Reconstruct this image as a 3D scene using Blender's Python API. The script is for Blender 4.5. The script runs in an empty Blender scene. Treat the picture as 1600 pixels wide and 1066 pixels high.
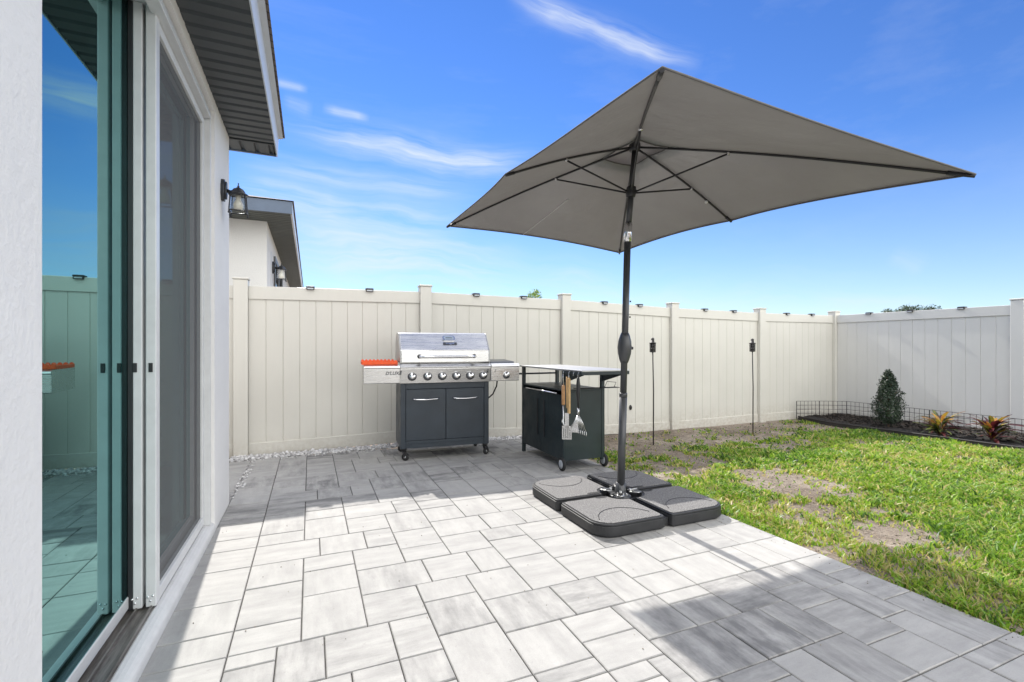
import bpy, bmesh, math, random
import numpy as np
from mathutils import Vector, Matrix, noise as mnoise
R = math.radians
random.seed(7); rng = np.random.default_rng(7)
sc = bpy.context.scene
COL = sc.collection

# ---------------------------------------------------------------- camera, light, exposure
CAMH = 1.15
cd = bpy.data.cameras.new('camera'); cam = bpy.data.objects.new('camera', cd); COL.objects.link(cam)
cam.location = (0, 0, CAMH); cam.rotation_euler = (R(90), 0, R(-22.95))
cd.sensor_width = 36; cd.lens = 16.74; cd.shift_y = 0.0056; cd.clip_start = 0.05; cd.clip_end = 2000
sc.camera = cam
SUN_EL, SUN_AZ = 41.5, -2.9          # azimuth from +Y towards +X
sc.view_settings.view_transform = 'Standard'; sc.view_settings.look = 'None'
sc.view_settings.gamma = 1; sc.view_settings.exposure = 1.75
sd = bpy.data.lights.new('sun', 'SUN'); sun = bpy.data.objects.new('sun', sd); COL.objects.link(sun)
sd.energy = 2.0; sd.angle = R(0.6); sd.color = (1, 0.96, 0.9)
sdir = Vector((math.sin(R(SUN_AZ))*math.cos(R(SUN_EL)), math.cos(R(SUN_AZ))*math.cos(R(SUN_EL)), math.sin(R(SUN_EL))))
sun.rotation_euler = sdir.to_track_quat('Z', 'Y').to_euler(); sun.location = (0, 20, 18)

class NT:
    """small node-tree helper"""
    def __init__(s, tree): s.t = tree; s.n = tree.nodes; s.l = tree.links
    def node(s, typ, ins=None, **kw):
        n = s.n.new(typ)
        for k, v in kw.items(): setattr(n, k, v)
        for k, v in (ins or {}).items(): s.put(n.inputs[k], v)
        return n
    def put(s, sock, v):
        if isinstance(v, bpy.types.NodeSocket): s.l.new(v, sock)
        else:
            if sock.type == 'RGBA' and len(v) == 3: v = (*v, 1)
            sock.default_value = v
    def m(s, op, a, b=0.0, c=0.0, clamp=False):
        n = s.n.new('ShaderNodeMath'); n.operation = op; n.use_clamp = clamp
        s.put(n.inputs[0], a); s.put(n.inputs[1], b); s.put(n.inputs[2], c); return n.outputs[0]
    def mix(s, f, a, b, mode='MIX'):
        n = s.n.new('ShaderNodeMix'); n.data_type = 'RGBA'; n.blend_type = mode
        s.put(n.inputs[0], f); s.put(n.inputs[6], a); s.put(n.inputs[7], b); return n.outputs[2]
    def noise(s, vec, scale, detail=4, rough=0.55, col=False):
        n = s.node('ShaderNodeTexNoise', {'Scale': scale, 'Detail': detail, 'Roughness': rough})
        if vec is not None: s.l.new(vec, n.inputs['Vector'])
        return n.outputs['Color' if col else 'Fac']
    def ramp(s, f, lo, hi, a=0.0, b=1.0):
        n = s.n.new('ShaderNodeMapRange'); n.clamp = True
        for i, v in enumerate((f, lo, hi, a, b)): s.put(n.inputs[i], v)
        return n.outputs[0]
    def mapping(s, vec, scale=(1, 1, 1), loc=(0, 0, 0), rot=(0, 0, 0)):
        n = s.node('ShaderNodeMapping', {'Scale': scale, 'Location': loc, 'Rotation': rot}); s.l.new(vec, n.inputs['Vector']); return n.outputs[0]

# world: Nishita sky with wisps of cirrus laid out by direction
w = bpy.data.worlds.new('World'); sc.world = w; w.use_nodes = True
T = NT(w.node_tree); T.n.clear()
sky = T.node('ShaderNodeTexSky', sky_type='NISHITA', sun_disc=False)
sky.sun_elevation = R(SUN_EL); sky.sun_rotation = R(SUN_AZ); sky.altitude = 0
sky.air_density = 1.0; sky.dust_density = 0.0; sky.ozone_density = 6.0
tc = T.node('ShaderNodeTexCoord').outputs['Generated']
sep = T.node('ShaderNodeSeparateXYZ', {0: tc})
az = T.m('MULTIPLY', T.m('ARCTAN2', sep.outputs[0], sep.outputs[1]), 57.2958)
el = T.m('MULTIPLY', T.m('ARCSINE', sep.outputs[2]), 57.2958)
ae = T.node('ShaderNodeCombineXYZ', {0: az, 1: el, 2: 0.0}).outputs[0]
wob = T.noise(T.mapping(ae, (0.09, 0.16, 1)), 1.0, 3)
def streak(a0, e0, a1, e1, width, amt, tail=0.25):
    """a wisp between two (azimuth, elevation) points in degrees"""
    dx, dy = a1-a0, e1-e0; L = math.hypot(dx, dy); ux, uy = dx/L, dy/L
    ax = T.m('SUBTRACT', az, a0); ey = T.m('SUBTRACT', el, e0)
    al = T.m('ADD', T.m('MULTIPLY', ax, ux), T.m('MULTIPLY', ey, uy))
    pr = T.m('SUBTRACT', T.m('MULTIPLY', ey, ux), T.m('MULTIPLY', ax, uy))
    pr = T.m('ADD', pr, T.m('MULTIPLY', T.m('SUBTRACT', wob, 0.5), width*1.8))
    g = T.m('EXPONENT', T.m('MULTIPLY', T.m('POWER', T.m('DIVIDE', T.m('ABSOLUTE', pr), width), 2.0), -1.0))
    en = T.m('MULTIPLY', T.ramp(al, 0, L*tail), T.ramp(al, L*(1-tail), L, 1, 0))
    ca, sa = math.cos(math.atan2(uy, ux)), math.sin(math.atan2(uy, ux))
    sv = T.node('ShaderNodeCombineXYZ', {0: T.m('MULTIPLY', al, 0.055), 1: T.m('MULTIPLY', pr, 0.8), 2: a0*0.1+e0}).outputs[0]
    nz = T.ramp(T.noise(sv, 1.0, 8, 0.6), 0.32, 0.72)
    return T.m('MULTIPLY', T.m('MULTIPLY', g, en), T.m('MULTIPLY', nz, amt))
def px(u, v):
    a = (u-800)/744; b = (542-v)/744; t = R(22.95)
    X = math.sin(t)+a*math.cos(t); Y = math.cos(t)-a*math.sin(t)
    return math.degrees(math.atan2(X, Y)), math.degrees(math.atan2(b, math.hypot(X, Y)))
tot = None
for (u0, v0, u1, v1, wd, am) in [(790, -20, 1100, 98, .95, 1.0), (430, 190, 860, 262, 1.5, .95), (360, 250, 760, 300, 1.1, .6),
        (360, 290, 560, 330, 1.3, .75), (430, 320, 740, 350, 2.2, .55), (420, 400, 830, 430, 3.0, .8), (380, 360, 700, 400, 3.0, .5), (425, 127, 482, 142, .33, .75), (503, 168, 578, 187, .36, .8),
        (440, 155, 490, 172, .6, .4), (1390, 395, 1450, 420, .8, .35), (1260, 465, 1480, 478, 1.2, .5), (700, 470, 1500, 500, 3.5, .45), (600, 370, 1000, 460, 2.0, .4)]:
    g = streak(*px(u0, v0), *px(u1, v1), wd, am)
    tot = g if tot is None else T.m('ADD', tot, g)
# thin streaks anywhere else in the sky
gen = T.ramp(T.noise(T.mapping(tc, (1.2, 4.0, 9.0), (3, 1, 2)), 1.6, 8, 0.62), 0.5, 0.9, 0, 0.16)
tot = T.m('MINIMUM', T.m('ADD', tot, T.m('MULTIPLY', gen, T.ramp(el, 2, 20))), 0.92)
hsv = T.node('ShaderNodeHueSaturation', {'Saturation': 1.16, 'Hue': 0.512, 'Value': 1.07, 'Color': sky.outputs[0]})
skyc = T.mix(T.m('MULTIPLY', tot, .88), hsv.outputs[0], (5.2, 5.6, 6.1))
skyc = T.mix(T.ramp(el, 0, 20, .38, 0), skyc, (4.3, 5.2, 6.3))
# unseen bright cloud added behind the camera to fill in the shade
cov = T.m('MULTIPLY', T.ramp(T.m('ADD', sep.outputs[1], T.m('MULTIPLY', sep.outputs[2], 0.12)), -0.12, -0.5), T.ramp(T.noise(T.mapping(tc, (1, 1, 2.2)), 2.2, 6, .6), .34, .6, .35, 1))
cov = T.m('ADD', cov, T.m('MULTIPLY', T.m('MULTIPLY', T.ramp(el, 40, 52, 0, .8), T.ramp(el, 61, 70, 1, .10)), T.ramp(T.noise(T.mapping(tc, (1, 3, 1)), 2.0, 5, .6), .3, .7, .5, 1)))  # unseen ring of cloud high up, added to brighten shaded ground
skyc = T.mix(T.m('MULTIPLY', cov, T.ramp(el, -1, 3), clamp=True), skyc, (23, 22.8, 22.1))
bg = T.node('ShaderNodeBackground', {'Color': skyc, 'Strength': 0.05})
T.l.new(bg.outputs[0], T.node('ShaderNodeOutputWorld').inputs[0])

# ---------------------------------------------------------------- materials
MATS = {}
def mat(name, color, rough=0.6, metal=0.0, var=0.0, vscale=6.0, bump=0.0, bscale=60.0, build=None, spec=0.5, coat=0.0):
    if name in MATS: return MATS[name]
    m = bpy.data.materials.new(name); m.use_nodes = True
    t = NT(m.node_tree); p = t.n['Principled BSDF']
    co = t.node('ShaderNodeTexCoord').outputs['Object']
    c = (*color, 1)
    if var:
        f = t.noise(co, vscale, 5, 0.6)
        lo = tuple(max(0, x*(1-var)) for x in color); hi = tuple(min(1, x*(1+var)) for x in color)
        c = t.mix(t.ramp(f, 0.3, 0.7), lo, hi)
    t.put(p.inputs['Base Color'], c); p.inputs['Roughness'].default_value = rough; p.inputs['Metallic'].default_value = metal
    p.inputs['Specular IOR Level'].default_value = spec; p.inputs['Coat Weight'].default_value = coat
    if bump:
        b = t.node('ShaderNodeBump', {'Strength': bump, 'Distance': 0.01, 'Height': t.noise(co, bscale, 4, 0.6)})
        t.l.new(b.outputs[0], p.inputs['Normal'])
    if build: build(t, p, co)
    MATS[name] = m; return m

def b_stucco(t, p, co):
    n1 = t.noise(co, 32, 5, 0.62); n2 = t.noise(co, 11, 4, 0.5)
    h = t.m('ADD', t.m('MULTIPLY', t.ramp(n1, .36, .66), 0.6), t.m('MULTIPLY', n2, 0.5))
    b = t.node('ShaderNodeBump', {'Strength': 0.45, 'Distance': 0.005, 'Height': h}); t.l.new(b.outputs[0], p.inputs['Normal'])
M_stucco = mat('stucco', (.74, .73, .71), .9, var=.03, vscale=3, build=b_stucco)
M_stucco_n = mat('neighbour_stucco', (.64, .635, .61), .9, var=.03, vscale=2, bump=.4, bscale=60)
M_sill = mat('sill_render', (.62, .62, .61), .8, var=.06, vscale=9, bump=.25, bscale=50)
M_soffit = mat('soffit_vinyl', (.048, .055, .060), .5, var=.12, vscale=4)
M_fascia = mat('fascia_metal', (.50, .53, .56), .35, var=.05)
M_fascia_d = mat('fascia_slate', (.07, .10, .15), .4, var=.1)
def b_shingle(t, p, co):
    br = t.node('ShaderNodeTexBrick', {'Color1': (.16, .13, .11, 1), 'Color2': (.22, .19, .16, 1), 'Mortar': (.06, .05, .045, 1), 'Scale': 4.0, 'Mortar Size': .02})
    t.l.new(co, br.inputs['Vector']); t.l.new(br.outputs['Color'], p.inputs['Base Color'])
M_shingle = mat('roof_shingle', (.2, .17, .15), .95, build=b_shingle)
M_alu = mat('white_aluminium', (.60, .61, .61), .38, var=.05, vscale=14)
def b_track(t, p, co):
    f = t.noise(t.mapping(co, (30, 2, 10)), 2, 6, .7)
    c = t.mix(t.ramp(f, .35, .7), (.10, .09, .08), (.30, .28, .26)); t.l.new(c, p.inputs['Base Color'])
M_track = mat('dirty_track', (.2, .2, .2), .45, metal=.4, build=b_track)
M_black = mat('black_plastic', (.018, .018, .02), .45, var=.2)
M_rubber = mat('black_rubber', (.02, .02, .02), .8, var=.2)
def b_vinyl(base):
    def f(t, p, co):
        z = t.node('ShaderNodeSeparateXYZ', {0: co}).outputs[2]
        n = t.noise(co, 1.3, 5, .6); n2 = t.noise(t.mapping(co, (9, 9, 1.2)), 3, 5, .65); n3 = t.noise(co, 26, 4, .7)
        c = t.mix(t.ramp(n, .3, .7), tuple(x*.955 for x in base), tuple(min(1, x*1.03) for x in base))
        c = t.mix(t.ramp(n2, .5, .8, 0, .14), c, tuple(x*.78 for x in base))
        sp = t.m('MULTIPLY', t.ramp(z, .22, -.12), t.ramp(n3, .35, .65)); c = t.mix(t.m('MULTIPLY', sp, .5), c, (.30, .24, .17))
        t.l.new(c, p.inputs['Base Color']); t.l.new(t.ramp(n, .3, .7, .35, .55), p.inputs['Roughness'])
    return f
M_vinyl = mat('fence_vinyl', (.66, .65, .60), .42, build=b_vinyl((.575, .558, .505)))
M_vinyl_r = mat('fence_vinyl_side', (.64, .63, .60), .42, build=b_vinyl((.585, .578, .55)))
M_steel_b = None
def b_steel(t, p, co):
    f = t.noise(t.mapping(co, (1, 40, 40)), 4, 3, .6)
    t.l.new(t.ramp(f, .3, .7, .22, .34), p.inputs['Roughness'])
    g = t.noise(co, 9, 5, .6)
    t.l.new(t.mix(t.ramp(g, .35, .7), (.60, .595, .585), (.66, .655, .645)), p.inputs['Base Color'])
M_steel = mat('brushed_steel', (.65, .64, .62), .28, metal=1.0, build=b_steel)
M_chrome = mat('chrome', (.75, .75, .76), .12, metal=1.0)
def b_smudge(t, p, co):
    f = t.noise(co, 7, 6, .65); g = t.noise(t.mapping(co, (5, 5, 1)), 9, 4, .7)
    t.l.new(t.m('ADD', t.ramp(f, .3, .7, .28, .5), t.ramp(g, .5, .75, 0, .15)), p.inputs['Roughness'])
M_cab = mat('cabinet_charcoal', (.024, .034, .046), .42, var=.16, vscale=5, bump=.04, bscale=200, build=b_smudge)
M_cart = mat('cart_black_green', (.013, .023, .026), .42, var=.2, vscale=5, bump=.04, bscale=200, build=b_smudge)
M_knobring = mat('knob_bezel', (.10, .10, .105), .3, metal=.8)
M_orange = mat('orange_silicone', (.85, .10, .015), .5, var=.08, vscale=30)
M_wood = mat('tool_wood', (.50, .27, .12), .5, var=.2, vscale=40)
M_wood2 = mat('pale_wood', (.62, .40, .18), .5, var=.15, vscale=40)
M_pole = mat('umbrella_pole', (.05, .052, .055), .35, var=.1, spec=.6)
M_rib = mat('umbrella_rib', (.018, .018, .019), .5)
def b_base(t, p, co):
    f = t.noise(co, 190, 3, .7); g = t.noise(co, 7, 4, .6)
    c = t.mix(t.ramp(f, .4, .66), (.05, .049, .05), (.34, .33, .32))
    c = t.mix(t.ramp(g, .3, .8, 0, .6), c, (.16, .155, .15)); t.l.new(c, p.inputs['Base Color'])
    b = t.node('ShaderNodeBump', {'Strength': .6, 'Distance': .003, 'Height': f}); t.l.new(b.outputs[0], p.inputs['Normal'])
M_base = mat('weight_top_texture', (.1, .1, .1), .85, build=b_base)
M_base_s = mat('weight_side_plastic', (.022, .0225, .024), .5, var=.25, vscale=14, bump=.1, bscale=90)
M_bulb = mat('lamp_bulb', (.75, .70, .58), .3)
M_stone = mat('white_stone', (.60, .59, .58), .8, var=.25, vscale=7)
M_mulch = mat('black_mulch', (.013, .011, .010), .95, var=.6, vscale=60, bump=.8, bscale=70)
M_edge = mat('landscape_edging', (.03, .026, .024), .7, var=.3)
M_wire = mat('garden_wire', (.012, .012, .012), .6)
M_bark = mat('bark', (.13, .09, .06), .9, var=.3, vscale=30)
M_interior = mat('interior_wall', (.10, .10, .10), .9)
M_torch = mat('torch_metal', (.022, .020, .019), .55, var=.3, vscale=40)
M_badge = mat('badge_dark', (.03, .035, .045), .35)
M_dial = mat('dial_face', (.30, .36, .44), .3)

def glass_mat(name, tint, refl, dark, rough=0.0):
    m = bpy.data.materials.new(name); m.use_nodes = True; t = NT(m.node_tree); t.n.clear()
    lw = t.node('ShaderNodeLayerWeight', {'Blend': 0.35}).outputs['Facing']
    f = t.ramp(lw, 0.0, 0.85, refl*0.25, refl)
    gl = t.node('ShaderNodeBsdfGlossy', {'Color': tint, 'Roughness': rough})
    tr = t.node('ShaderNodeBsdfTransparent', {'Color': dark})
    mx = t.node('ShaderNodeMixShader', {0: f, 1: tr.outputs[0], 2: gl.outputs[0]})
    t.l.new(mx.outputs[0], t.node('ShaderNodeOutputMaterial').inputs[0]); MATS[name] = m; return m
M_glass = glass_mat('tinted_door_glass', (.34, .62, .62), .90, (.12, .28, .30))
M_lampglass = glass_mat('lamp_glass', (.9, .9, .9), .25, (.93, .95, .96))
M_dglass = glass_mat('dark_window_glass', (.8, .85, .9), .4, (.1, .1, .12))

def screen_mat():
    m = bpy.data.materials.new('insect_screen'); m.use_nodes = True; t = NT(m.node_tree); t.n.clear()
    co = t.node('ShaderNodeTexCoord').outputs['Object']
    sp = t.node('ShaderNodeSeparateXYZ', {0: co})
    n = t.noise(t.mapping(co, (1, 3, .4)), 3, 4, .6)
    df = t.node('ShaderNodeBsdfDiffuse', {'Color': t.mix(n, (.15, .15, .15), (.17, .17, .168))})
    tr = t.node('ShaderNodeBsdfTransparent', {'Color': (1, 1, 1)})
    mx = t.node('ShaderNodeMixShader', {0: .66, 1: tr.outputs[0], 2: df.outputs[0]})
    t.l.new(mx.outputs[0], t.node('ShaderNodeOutputMaterial').inputs[0]); return m
M_screen = screen_mat()

def canopy_mat():
    m = bpy.data.materials.new('canopy_fabric'); m.use_nodes = True; t = NT(m.node_tree); t.n.clear()
    co = t.node('ShaderNodeTexCoord').outputs['Object']
    n = t.noise(co, 2.2, 4, .55); fine = t.noise(co, 420, 2, .5)
    c = t.mix(t.ramp(n, .3, .7), (.30, .302, .30), (.37, .372, .37))
    b = t.node('ShaderNodeBump', {'Strength': .6, 'Distance': .03, 'Height': t.m('ADD', t.m('MULTIPLY', t.noise(t.mapping(co, (1, 1, 1), (0, 0, 0), (.3, .2, .6)), 4.2, 4, .5), 1.0), t.m('MULTIPLY', fine, .01))})
    df = t.node('ShaderNodeBsdfDiffuse', {'Color': c, 'Normal': b.outputs[0]})
    tl = t.node('ShaderNodeBsdfTranslucent', {'Color': (.37, .34, .32), 'Normal': b.outputs[0]})
    gl = t.node('ShaderNodeBsdfGlossy', {'Color': (.55, .55, .54), 'Roughness': .42, 'Normal': b.outputs[0]})
    mx = t.node('ShaderNodeMixShader', {0: .42, 1: df.outputs[0], 2: tl.outputs[0]})
    m2 = t.node('ShaderNodeMixShader', {0: .11, 1: mx.outputs[0], 2: gl.outputs[0]})
    t.l.new(m2.outputs[0], t.node('ShaderNodeOutputMaterial').inputs[0]); return m
M_canopy = canopy_mat()

def leaf_mat(name, stops, trans=.35, attr='tone', rough=.45):
    m = bpy.data.materials.new(name); m.use_nodes = True; t = NT(m.node_tree); p = t.n['Principled BSDF']
    a = t.node('ShaderNodeAttribute', attribute_name=attr)
    cr = t.node('ShaderNodeValToRGB'); t.l.new(a.outputs['Fac'], cr.inputs[0])
    e = cr.color_ramp.elements
    while len(e) < len(stops): e.new(.5)
    for k, (pos, c) in enumerate(stops): e[k].position = pos; e[k].color = (*c, 1)
    t.l.new(cr.outputs[0], p.inputs['Base Color']); p.inputs['Roughness'].default_value = rough
    tl = t.node('ShaderNodeBsdfTranslucent'); t.l.new(t.mix(.5, cr.outputs[0], cr.outputs[0], 'ADD'), tl.inputs[0])
    mx = t.node('ShaderNodeMixShader', {0: trans}); t.l.new(p.outputs[0], mx.inputs[1]); t.l.new(tl.outputs[0], mx.inputs[2])
    t.l.new(mx.outputs[0], t.n['Material Output'].inputs[0]); return m
M_grass = leaf_mat('grass_blades', [(0, (.025, .07, .010)), (.3, (.10, .215, .018)), (.62, (.22, .37, .028)), (.88, (.33, .38, .05)), (1, (.46, .37, .17))], .4)
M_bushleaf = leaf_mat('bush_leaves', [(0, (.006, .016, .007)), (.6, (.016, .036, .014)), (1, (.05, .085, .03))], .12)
M_tree = leaf_mat('tree_leaves', [(0, (.02, .035, .02)), (.6, (.05, .075, .04)), (1, (.09, .12, .06))], .2)
M_tree_bright = leaf_mat('bright_tree_leaves', [(0, (.05, .09, .02)), (1, (.22, .32, .07))], .4)
M_croton = leaf_mat('croton_leaves', [(0, (.022, .008, .012)), (.3, (.11, .014, .02)), (.5, (.02, .03, .012)), (.65, (.06, .085, .018)), (.85, (.38, .27, .03)), (1, (.40, .13, .04))], .2)

# ---------------------------------------------------------------- mesh builder
class MB:
    def __init__(s): s.v = []; s.f = []; s.sm = []; s.mi = []
    def add(s, vs, fs, smooth=False, mi=0):
        o = len(s.v); s.v += [tuple(v) for v in vs]
        s.f += [tuple(o+i for i in f) for f in fs]; s.sm += [smooth]*len(fs); s.mi += [mi]*len(fs); return s
    def box(s, x0, x1, y0, y1, z0, z1, mi=0):
        return s.add([(x0, y0, z0), (x1, y0, z0), (x1, y1, z0), (x0, y1, z0), (x0, y0, z1), (x1, y0, z1), (x1, y1, z1), (x0, y1, z1)],
                     [(0, 3, 2, 1), (4, 5, 6, 7), (0, 1, 5, 4), (1, 2, 6, 5), (2, 3, 7, 6), (3, 0, 4, 7)], mi=mi)
    def extr(s, poly, axis, a, b, smooth=False, mi=0):
        """prism: 2-D polygon extruded along an axis from a to b"""
        def P(p, t): return {'x': (t, p[0], p[1]), 'y': (p[0], t, p[1]), 'z': (p[0], p[1], t)}[axis]
        n = len(poly); vs = [P(p, a) for p in poly]+[P(p, b) for p in poly]
        s.add(vs, [(i, (i+1) % n, n+(i+1) % n, n+i) for i in range(n)], smooth, mi)
        o = len(s.v)-2*n
        s.f += [tuple(o+i for i in range(n))[::-1], tuple(o+n+i for i in range(n))]; s.sm += [False]*2; s.mi += [mi]*2; return s
    def tube(s, pts, r, n=8, caps=True, mi=0):
        pts = [Vector(p) for p in pts]; rs = r if isinstance(r, (list, tuple)) else [r]*len(pts)
        up = None; rings = []
        for i, p in enumerate(pts):
            d = (pts[min(i+1, len(pts)-1)]-pts[max(i-1, 0)]).normalized()
            if up is None: up = d.orthogonal().normalized()
            up = (up-d*up.dot(d)).normalized(); q = d.cross(up)
            rings.append([p+(up*math.cos(2*math.pi*k/n)+q*math.sin(2*math.pi*k/n))*rs[i] for k in range(n)])
        vs = [v for rg in rings for v in rg]; fs = []
        for i in range(len(pts)-1):
            for k in range(n): fs.append((i*n+k, i*n+(k+1) % n, (i+1)*n+(k+1) % n, (i+1)*n+k))
        s.add(vs, fs, True, mi)
        if caps:
            o = len(s.v)-len(vs)
            s.f += [tuple(o+k for k in range(n))[::-1], tuple(o+len(vs)-n+k for k in range(n))]; s.sm += [False]*2; s.mi += [mi]*2
        return s
    def lathe(s, prof, c=(0, 0, 0), ax=(0, 0, 1), n=16, mi=0, ph=0.0):
        """profile of (radius, height) about an axis through c"""
        a = Vector(ax).normalized(); u = a.orthogonal().normalized() if abs(a.z) < .99 else Vector((1, 0, 0)); q = a.cross(u); c = Vector(c)
        vs = [c+a*h+(u*math.cos(2*math.pi*k/n+ph)+q*math.sin(2*math.pi*k/n+ph))*r for r, h in prof for k in range(n)]
        fs = [(i*n+k, i*n+(k+1) % n, (i+1)*n+(k+1) % n, (i+1)*n+k) for i in range(len(prof)-1) for k in range(n)]
        return s.add(vs, fs, True, mi)
    def build(s, name, m, parent=None, bevel=0.0, world=False, seg=2):
        me = bpy.data.meshes.new(name)
        vs = s.v
        if world and parent is not None:
            mi = Matrix.LocRotScale(parent.location, parent.rotation_euler, None).inverted(); vs = [mi @ Vector(v) for v in vs]
        me.from_pydata([tuple(v) for v in vs], [], s.f)
        for mm in (m if isinstance(m, (list, tuple)) else [m]): me.materials.append(mm)
        me.polygons.foreach_set('use_smooth', s.sm); me.polygons.foreach_set('material_index', s.mi)
        bm = bmesh.new(); bm.from_mesh(me); bmesh.ops.recalc_face_normals(bm, faces=bm.faces)
        bm.to_mesh(me); bm.free()
        o = bpy.data.objects.new(name, me); COL.objects.link(o)
        if parent is not None: o.parent = parent
        if bevel:
            b = o.modifiers.new('bevel', 'BEVEL'); b.width = bevel; b.segments = seg; b.limit_method = 'ANGLE'; b.angle_limit = R(40)
        return o
def B(name, m, x0, x1, y0, y1, z0, z1, parent=None, bevel=0.0, world=False): return MB().box(x0, x1, y0, y1, z0, z1).build(name, m, parent, bevel, world)

def tag(o, label, cat, group=None, kind=None):
    if label: o['label'] = label
    if cat: o['category'] = cat
    if group: o['group'] = group
    if kind: o['kind'] = kind
    return o
def thing(name, loc, label, cat, rz=0.0, group=None):
    o = bpy.data.objects.new(name, None); COL.objects.link(o); o.location = loc; o.rotation_euler = (0, 0, rz); o.empty_display_size = .1
    return tag(o, label, cat, group)
def structure(o): o['kind'] = 'structure'; return o
def copy_tree(o, parent=None):
    c = o.copy(); COL.objects.link(c); c.parent = parent
    for ch in [x for x in list(bpy.data.objects) if x.parent == o]: copy_tree(ch, c)
    return c

def interp(x, xs, ys): return float(np.interp(x, xs, ys))
FX = [-.672, 1.284, 3.218, 5.103, 6.96, 8.86]; FY = 5.75
def ftop(x): return interp(x, FX, [1.795, 1.815, 1.795, 1.742, 1.717, 1.722])
def fbot(x): return interp(x, FX, [-.01, .02, -.09, -.125, -.11, -.12])
def gz(x, y):
    """height of the lawn"""
    if x < 2.61 and y < 5.45: return -.05
    if x < 2.61: return interp(x, [-.7, 1.3, 2.6], [-.02, -.01, -.06])
    t = min(1, max(0, (y-2.2)/3.2)); t = t*t*(3-2*t)
    b = -.035-.075*t*min(1, (x-2.61)/.8)
    return b+.018*(mnoise.noise(Vector((x*.9, y*.9, 0))))+.008*mnoise.noise(Vector((x*3, y*3, 5)))

# ---------------------------------------------------------------- ground, patio
def build_ground():
    xs = np.concatenate([[-400, -60, -12, -4, -1], np.arange(0, 2.4, .6), np.arange(2.62, 9.3, .07), [10, 14, 30, 80, 400]])
    ys = np.concatenate([[-400, -60, -12, -4], np.arange(-1.5, 5.9, .07), [7, 10, 20, 60, 150, 400]])
    vs = []; fs = []
    for y in ys:
        for x in xs:
            inside = 2.5 < x < 9.2 and -2 < y < 5.9
            vs.append((x, y, gz(x, y) if inside else (-.05 if x < 2.7 else -.1)))
    n = len(xs)
    for j in range(len(ys)-1):
        for i in range(n-1): fs.append((j*n+i, j*n+i+1, (j+1)*n+i+1, (j+1)*n+i))
    def bld(t, p, co):
        n1 = t.noise(co, 1.1, 6, .62); n2 = t.noise(co, 14, 5, .65); n3 = t.noise(co, 110, 3, .7)
        c = t.mix(t.ramp(n1, .38, .66), (.115, .088, .066), (.42, .36, .29))
        n4 = t.noise(co, 5, 6, .7); c = t.mix(t.ramp(n4, .42, .62, 0, .6), c, (.13, .095, .07))
        c = t.mix(t.ramp(n2, .42, .68, 0, .7), c, (.085, .062, .045))
        c = t.mix(t.ramp(n3, .42, .7, 0, .5), c, (.40, .34, .27))
        t.l.new(c, p.inputs['Base Color'])
        b = t.node('ShaderNodeBump', {'Strength': .9, 'Distance': .02, 'Height': t.m('ADD', n2, t.m('MULTIPLY', n3, .5))}); t.l.new(b.outputs[0], p.inputs['Normal'])
    m = mat('sandy_soil', (.2, .17, .13), .95, build=bld)
    b = MB(); b.add(vs, fs, True); structure(b.build('ground', m))
build_ground()

PX0, PX1, PM = -.55, 2.61, 3.16/36; HYC = 4.035
LAID = "0 12 3 15 0.15;0 8 3 12 0.15;0 6 3 8 0.15;3 10 6 13 0.15;3 13 6 15 0.15;3 6 6 10 0.15;2 3 4 6 0.45;4 3 7 6 0.35;6 9 10 12 0.3;10 9 13 12 0.15;13 9 15 12 0.15;6 6 9 9 0.3;9 7 12 9 0.15;12 6 15 9 0.15;15 6 18 10 0.15;18 6 21 9 0.15;9 4 12 7 0.5;7 3 9 6 0.3;9 0 12 4 0.15;12 3 16 6 0.5;12 0 15 3 0.15;16 3 19 6 0.55;15 1 18 3 0.15;15 -1 18 1 0.15;18 0 21 3 0.6;21 0 24 2 0.7;19 3 21 6 0.15;21 3 24 5 0.15;21 5 24 9 0.15;24 6 27 9 0.15;24 3 28 6 0.15;28 3 30 6 0.15;30 3 32 6 0.15;32 3 35 6 0.15;18 9 22 12 0.15;24 0 27 3 0.75;27 1 30 3 0.6;30 0 32 3 0.6;27 -1 30 1 0.6;25 -3 27 0 0.75;22 -3 25 0 1;18 -3 22 0 0.8;27 -4 30 -1 0.45;30 -3 32 0 0.55;32 -2 35 1 0.55;32 -6 35 -2 0.5;30 -6 32 -3 0.15;27 -6 30 -4 0.15;24 -6 27 -3 0.4;0 24 3 27 0.75;0 20 3 24 0.3;0 27 4 30 0.5;4 27 7 30 0.5;7 27 9 30 0.15;3 24 6 27 0.85;6 24 9 27 0.7;6 21 10 24 0.15;3 18 6 22 0.15;6 18 9 21 0.15;0 18 3 20 0.15;0 15 4 18 0.15;4 15 7 18 0.15;7 15 9 18 0.35;9 17 12 21 0.3;12 18 15 21 0.15;9 14 12 17 0.15;12 15 16 18 0.15;9 12 12 14 0.15;12 12 15 15 0.15;15 13 18 15 0.3;15 10 18 13 0.15;16 15 19 18 0.15;15 18 18 22 0.15;18 18 21 21 0.15;19 15 21 18 0.15;18 12 21 15 0.15;6 12 9 15 0.15;3 22 6 24 0.15;21 2 24 3 0.15;-3 3 0 6 0.15;-3 6 0 8 0.15;-3 8 0 11 0.15;-3 11 0 15 0.15;-3 15 0 18 0.15;-3 18 0 20 0.15;-3 20 0 23 0.15;-3 23 0 25 0.8;-3 25 0 28 0.7;-3 28 0 30 0.15;-3 30 0 33 0.15"
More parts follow.
